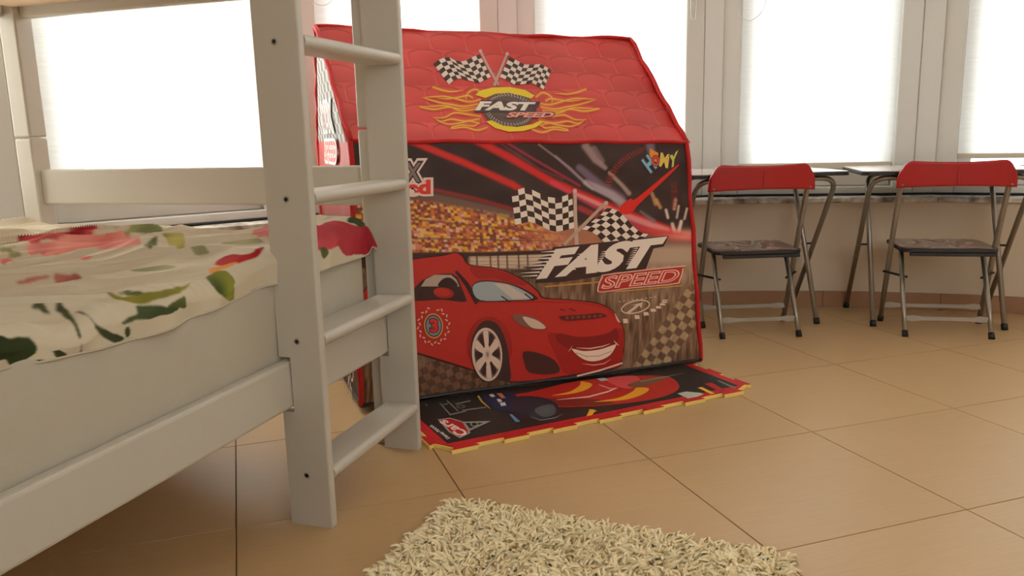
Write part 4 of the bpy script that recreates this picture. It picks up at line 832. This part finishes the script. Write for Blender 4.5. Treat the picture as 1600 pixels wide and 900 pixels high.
ar.text('Disney PIXAR', (705, 684), (676, 663), (699, 686.5), (196, 196, 190), .03); ar.build('title_mark', mat_o, cut=0)
ar = Art(ms, GM, .0001, .00004)      # racing stripes and abstract speed shapes
ar.poly(spline([(780, 622), (830, 612), (900, 596), (980, 588), (1040, 588), (1060, 600), (1055, 612), (1020, 624), (960, 632), (900, 636), (830, 634)], 5), (176, 40, 34)); ar.poly(spline([(800, 624), (860, 622), (930, 624), (960, 630), (900, 635), (840, 632)], 5), (120, 36, 30))
ar.poly(spline([(862, 618), (890, 612), (906, 602), (908, 596), (925, 600), (918, 608), (895, 615)], 4), (226, 160, 44)); ar.poly(spline([(928, 628), (965, 622), (988, 612), (995, 606), (1014, 607), (1005, 616), (975, 625)], 4), (226, 160, 44))
ar.line([(870, 625), (920, 620), (950, 612), (965, 606)], [.6, 2.2, 2, .8], (220, 186, 176)); ar.line([(935, 601), (955, 608), (962, 606)], [1, 3, 1], (206, 120, 120))
ar.poly(spline([(948, 592), (990, 587), (1000, 596), (985, 607), (965, 604)], 4), (206, 78, 84)); ar.poly(spline([(980, 602), (1010, 592), (1045, 588), (1030, 596), (1000, 605)], 4), (120, 84, 64)); ar.line([(1000, 596), (1040, 589), (1070, 583)], [1.6, 1.2, .4], (150, 140, 130))
for P, c in (([(1058, 615), (1072, 612), (1094, 614), (1100, 616), (1090, 620), (1075, 623)], (176, 180, 170)), ([(1090, 606), (1097, 605), (1117, 615), (1111, 616)], (226, 170, 50)), ([(1100, 600), (1112, 598), (1135, 611), (1126, 613)], (170, 26, 34)), ([(1120, 595), (1124, 595), (1150, 606), (1146, 607)], (120, 120, 116)), ([(916, 651), (921, 641), (919, 640), (927, 640), (934, 643), (930, 643), (925, 649)], (226, 166, 40)), ([(932, 592), (944, 591), (951, 594), (940, 596)], (170, 190, 200))): ar.poly(P, c)
ar.poly(spline([(752, 620), (780, 614), (800, 614), (812, 628), (802, 641), (775, 640)], 4), (34, 40, 76)); ar.poly(spline([(800, 622), (840, 620), (868, 630), (872, 644), (850, 655), (825, 652), (800, 642)], 4), (40, 44, 56)); ar.poly(spline([(835, 640), (862, 632), (868, 646), (850, 652)], 4), (78, 88, 92))
ar.line([(830, 652), (845, 657), (868, 653), (880, 647)], [.5, 1.4, 1.2, .4], (120, 130, 134)); ar.line([(747, 619), (753, 628), (766, 639)], [3, 2.4, .8], (196, 160, 70))
for P, c in (([(781, 630), (789, 629), (791, 634), (783, 635)], (200, 204, 200)), ([(776, 624), (782, 624), (785, 628), (779, 629)], (196, 200, 196)), ([(776, 615), (784, 615), (790, 622), (784, 623)], (196, 110, 70)), ([(796, 648), (800, 648), (813, 659), (806, 660)], (86, 130, 180)), ([(764, 617), (770, 616), (774, 620), (768, 621)], (206, 200, 170))): ar.poly(P, c)
for P in ([(687, 630), (704, 649)], [(698, 626), (716, 643)], [(702, 649), (728, 643)], [(690, 634), (700, 631)], [(712, 632), (735, 627)], [(722, 642), (760, 637)], [(664, 632), (668, 635)]): ar.line(P, 1.7, (130, 128, 124))
ar.ell((720, 636), 7, 3, (110, 108, 106)); ar.ell((720, 636), 4.5, 1.8, (50, 48, 48)); ar.build('racing_print', mat_o, cut=0)

# ------------------------------------------------------------------ shaggy rug
RC = np.array([-.130, 1.520, 0]); rh = math.atan2(-.255, .607); RWd, RLn = .645, 1.0
rug = tag(empty('shaggy_rug', RC, rh), 'cream shaggy rug with long curly pile on the tiled floor', 'rug')
box('backing', (0, -RLn, .0005), (RWd, 0, .008), 'backing', rug, .002)
NS = 19000; k = 4
px, py = RNG.random(NS)*RWd, -RNG.random(NS)*RLn
# tufts lean in clumps
an = vnoise(px*22, py*22+40, 71)*9+RNG.normal(0, .7, NS); lean = .85+.55*RNG.random(NS); ln = .019+.014*RNG.random(NS)
edge = np.minimum(np.minimum(px, RWd-px), np.minimum(-py, RLn+py)); lean = np.where(edge < .02, lean*1.2, lean)
ox = np.where(px < .02, -1, np.where(px > RWd-.02, 1, 0)); oy = np.where(-py < .02, 1, np.where(-py > RLn-.02, -1, 0)); an = np.where((ox != 0) | (oy != 0), np.arctan2(oy, ox)+RNG.normal(0, .5, NS), an)
dx, dy = np.cos(an), np.sin(an); V = np.zeros((NS, k, 3, 3)); rad0 = .0030+.0010*RNG.random(NS); bend = RNG.normal(0, .5, NS)
cx, cy, cz = px.copy(), py.copy(), np.full(NS, .007)
for i in range(k):
    th_ = lean*(i/(k-1))*1.55; st_ = ln/(k-1)
    if i: cx += np.sin(th_)*dx*st_; cy += np.sin(th_)*dy*st_; cz += np.cos(th_)*st_; a2 = an+bend*i; dx, dy = np.cos(a2), np.sin(a2)
    cz = np.maximum(cz, .004); r_ = rad0*(1, 1.1, 1.0, .55)[i]
    for j in range(3):
        t = j*2.094; V[:, i, j, 0] = cx-np.sin(an)*r_*math.cos(t)+np.cos(an)*r_*math.sin(t)*np.cos(th_); V[:, i, j, 1] = cy+np.cos(an)*r_*math.cos(t)+np.sin(an)*r_*math.sin(t)*np.cos(th_); V[:, i, j, 2] = cz-r_*math.sin(t)*np.sin(th_)
V = V.reshape(-1, 3); base = (np.arange(NS)*k*3)[:, None]; Fq = []
for i in range(k-1):
    for j in range(3): Fq.append(base+np.array([i*3+j, i*3+(j+1) % 3, i*3+3+(j+1) % 3, i*3+3+j]))
Fq = np.concatenate(Fq).astype(np.int32); me = bpy.data.meshes.new('pile'); me.vertices.add(len(V)); me.vertices.foreach_set('co', V.astype(np.float32).ravel())
me.loops.add(Fq.size); me.loops.foreach_set('vertex_index', Fq.ravel()); me.polygons.add(len(Fq)); me.polygons.foreach_set('loop_start', (np.arange(len(Fq))*4).astype(np.int32)); me.update(calc_edges=True)
me.polygons.foreach_set('use_smooth', [True]*len(me.polygons)); tag(link('pile', me, 'pile', rug), kind='stuff')

# ------------------------------------------------------------------ folding tables (local x = along, y = depth, z up)
def seatprint():
    m = mat('printed_board', (.4, .4, .4), .16, 0, .5); nt = m.node_tree; tc = nt.nodes.new('ShaderNodeTexCoord'); n = nt.nodes.new('ShaderNodeTexNoise'); n.inputs['Scale'].default_value = 5; n.inputs['Detail'].default_value = 2; n.inputs['Distortion'].default_value = 2.5
    r = nt.nodes.new('ShaderNodeValToRGB'); r.color_ramp.interpolation = 'CONSTANT'; e = r.color_ramp.elements; e[0].position = 0; e[0].color = (.05, .05, .06, 1); e[1].position = .40; e[1].color = (.36, .11, .08, 1)
    for p, c in ((.48, (.50, .46, .42, 1)), (.56, (.20, .22, .26, 1)), (.64, (.40, .22, .16, 1))): q = e.new(p); q.color = c
    nt.links.new(tc.outputs['Object'], n.inputs['Vector']); nt.links.new(n.outputs['Fac'], r.inputs[0]); nt.links.new(r.outputs[0], nt.nodes['Principled BSDF'].inputs['Base Color']); return m
M['seatprint'] = seatprint()
M['tabletop'] = mat('pale_glossy_tabletop', (.62, .56, .52), .12, 0, .6, .15, 7)
def rrect(x0, y0, x1, y1, r, n=6):
    out = []
    for cx, cy, a in ((x1-r, y1-r, 0), (x0+r, y1-r, 90), (x0+r, y0+r, 180), (x1-r, y0+r, 270)):
        for i in range(n+1): t = math.radians(a+90*i/n); out.append((cx+r*math.cos(t), cy+r*math.sin(t)))
    return out
def foot(p, d, parent, r=.0115):
    p, d = Vector(p), Vector(d).normalized(); return tube('foot_cap', [p, p+d*.022], r, 'black', parent, 12)
def make_table(loc, rz, label):
    t = tag(empty('folding_table', (*loc, 0), rz), label, 'table', 'low folding tables by the window'); L, D, zt = .60, .44, .580
    prism('tabletop', rrect(.003, .003, L-.003, D-.003, .028), zt-.003, zt, 'tabletop', t, .0008); prism('edge_band', rrect(0, 0, L, D, .03), zt-.016, zt-.0031, 'darkboard', t, .001)
    for (xa, xb, yt, yf) in ((.038, L-.038, .035, .392), (.078, L-.078, D-.10, .055)):       # two crossing hoop frames
        zt2 = zt-.026 if yt < .2 else zt-.026; f = fillet([(xa, yf, .004), (xa, yt, zt2), (xb, yt, zt2), (xb, yf, .004)], .06, 7); lg = tube('leg_frame', f, .0095, 'tube', t, 12)
        for x in (xa, xb): foot((x, yf, 0), (0, yt-yf, zt2), lg)
    for x in (.058, L-.058): tube('hinge_pin', [(x-.026, .215, .288), (x+.026, .215, .288)], .004, 'black', t, 8)
    for x in (.12, L-.14): box('bracket', (x, .03, zt-.034), (x+.02, .06, zt-.0165), 'black', t, .002)
    return t
make_table((.645, 2.905), math.radians(3.2), 'low folding table with crossed tube legs beside the play tent')
make_table((1.262, 2.890), math.radians(-13), 'low folding table with crossed tube legs at the right edge of the picture')
# ------------------------------------------------------------------ folding chairs (local x = across, y = forward to the table, z up)
def make_chair(loc, rz, label):
    c = tag(empty('folding_chair', (*loc, 0), rz), label, 'chair', 'red folding chairs at the low tables')
    W = .172; ft, zt = .055, .575
    for s in (-1, 1):
        m = tube('main_tube', [(s*W, .248, .004), (s*W, .150, .30), (s*W, ft+.012, zt-.04), (s*W, ft, zt)], .0095, 'tube', c, 12); foot((s*W, .248, 0), (0, -.098, .296), m)
        l = tube('rear_leg', [(s*.139, .002, .004), (s*.139, .055, .10), (s*.135, .16, .293)], .0085, 'tube', c, 12); foot((s*.139, .001, 0), (0, .053, .10), l, .0105)
        tube('pivot_pin', [(s*.122, .104, .198), (s*(W+.013), .172, .212)][0:1]+[(s*(W+.014), .180, .205)], .0042, 'black', c, 8)
    for nm, y, z, x in (('front_stretcher', .224, .068, W), ('rear_stretcher', .034, .061, .139)):
        prof = [(-x, .008), (-x+.03, .0115), (-x+.06, .0065), (x-.06, .0065), (x-.03, .0115), (x, .008)]; bm = bmesh.new(); rings = []
        for px_, hh in prof: rings.append([bm.verts.new((px_, y+dy_, z+dz_)) for dy_, dz_ in ((-.003, -hh), (.003, -hh), (.003, hh), (-.003, hh))])
        for a, b in zip(rings, rings[1:]):
            for q in range(4): bm.faces.new((a[q], a[(q+1) % 4], b[(q+1) % 4], b[q]))
        bm.faces.new(rings[0]); bm.faces.new(rings[-1]); bmesh.ops.recalc_face_normals(bm, faces=bm.faces[:]); from_bm(nm, bm, 'flatbar', c)
    sb = prism('seat', rrect(-.160, .045, .160, .312, .035), .296, .310, 'darkboard', c, .002); prism('seat_print', rrect(-.154, .051, .154, .306, .030), .3102, .3112, 'seatprint', sb)
    prism('seat_apron', [(-.130, .049), (.150, .049), (.150, .060), (-.130, .060)], .282, .2955, 'darkboard', sb, .002)
    # curved plastic backrest: rounded upper corners, slightly waisted
    nx_, nz_ = 37, 13; bm = bmesh.new(); lay = []
    for side in (0, 1):
        g_ = []
        for j in range(nz_):
            v = j/(nz_-1); row = []
            for i in range(nx_):
                u = i/(nx_-1)*2-1; hw_ = .186+.004*(1-v)
                top = .619-.008*(1-u*u)-.034*max(0, (abs(u)-.78)/.22)**2.6; bot_ = .522+.007*(1-u*u)**1.0
                x_ = u*hw_*(1-.05*max(0, (v-.55)/.45)**2); z_ = bot_+(top-bot_)*v; y_ = ft-.012-.020*(1-u*u)+.016*(.6-v)*.4 + (.011 if side else 0); row.append(bm.verts.new((x_, y_, z_)))
            g_.append(row)
        lay.append(g_)
    for side in (0, 1):
        for j in range(nz_-1):
            for i in range(nx_-1): q = lay[side]; bm.faces.new((q[j][i], q[j][i+1], q[j+1][i+1], q[j+1][i]))
    def wallq(a, b):
        for i in range(len(a)-1): bm.faces.new((a[i], a[i+1], b[i+1], b[i]))
    wallq(lay[0][0], lay[1][0]); wallq(lay[0][-1], lay[1][-1]); wallq([r[0] for r in lay[0]], [r[0] for r in lay[1]]); wallq([r[-1] for r in lay[0]], [r[-1] for r in lay[1]])
    bmesh.ops.recalc_face_normals(bm, faces=bm.faces[:]);
    b = from_bm('backrest', bm, 'redplastic', c, True)
    for s in (-1, 1): tube('rivet', [(s*.172, ft-.013, .532), (s*.172, ft-.0155, .532)], .004, 'tube', b, 10)
    box('centre_rib', (-.0022, ft-.0345, .534), (.0022, ft-.0315, .594), 'redplastic', b, .001)
    return c
make_chair((.890, 2.797), math.radians(1.9), 'red-backed metal folding chair nearest the play tent')
make_chair((1.528, 2.734), math.radians(-13), 'red-backed metal folding chair on the right, farther from the play tent')
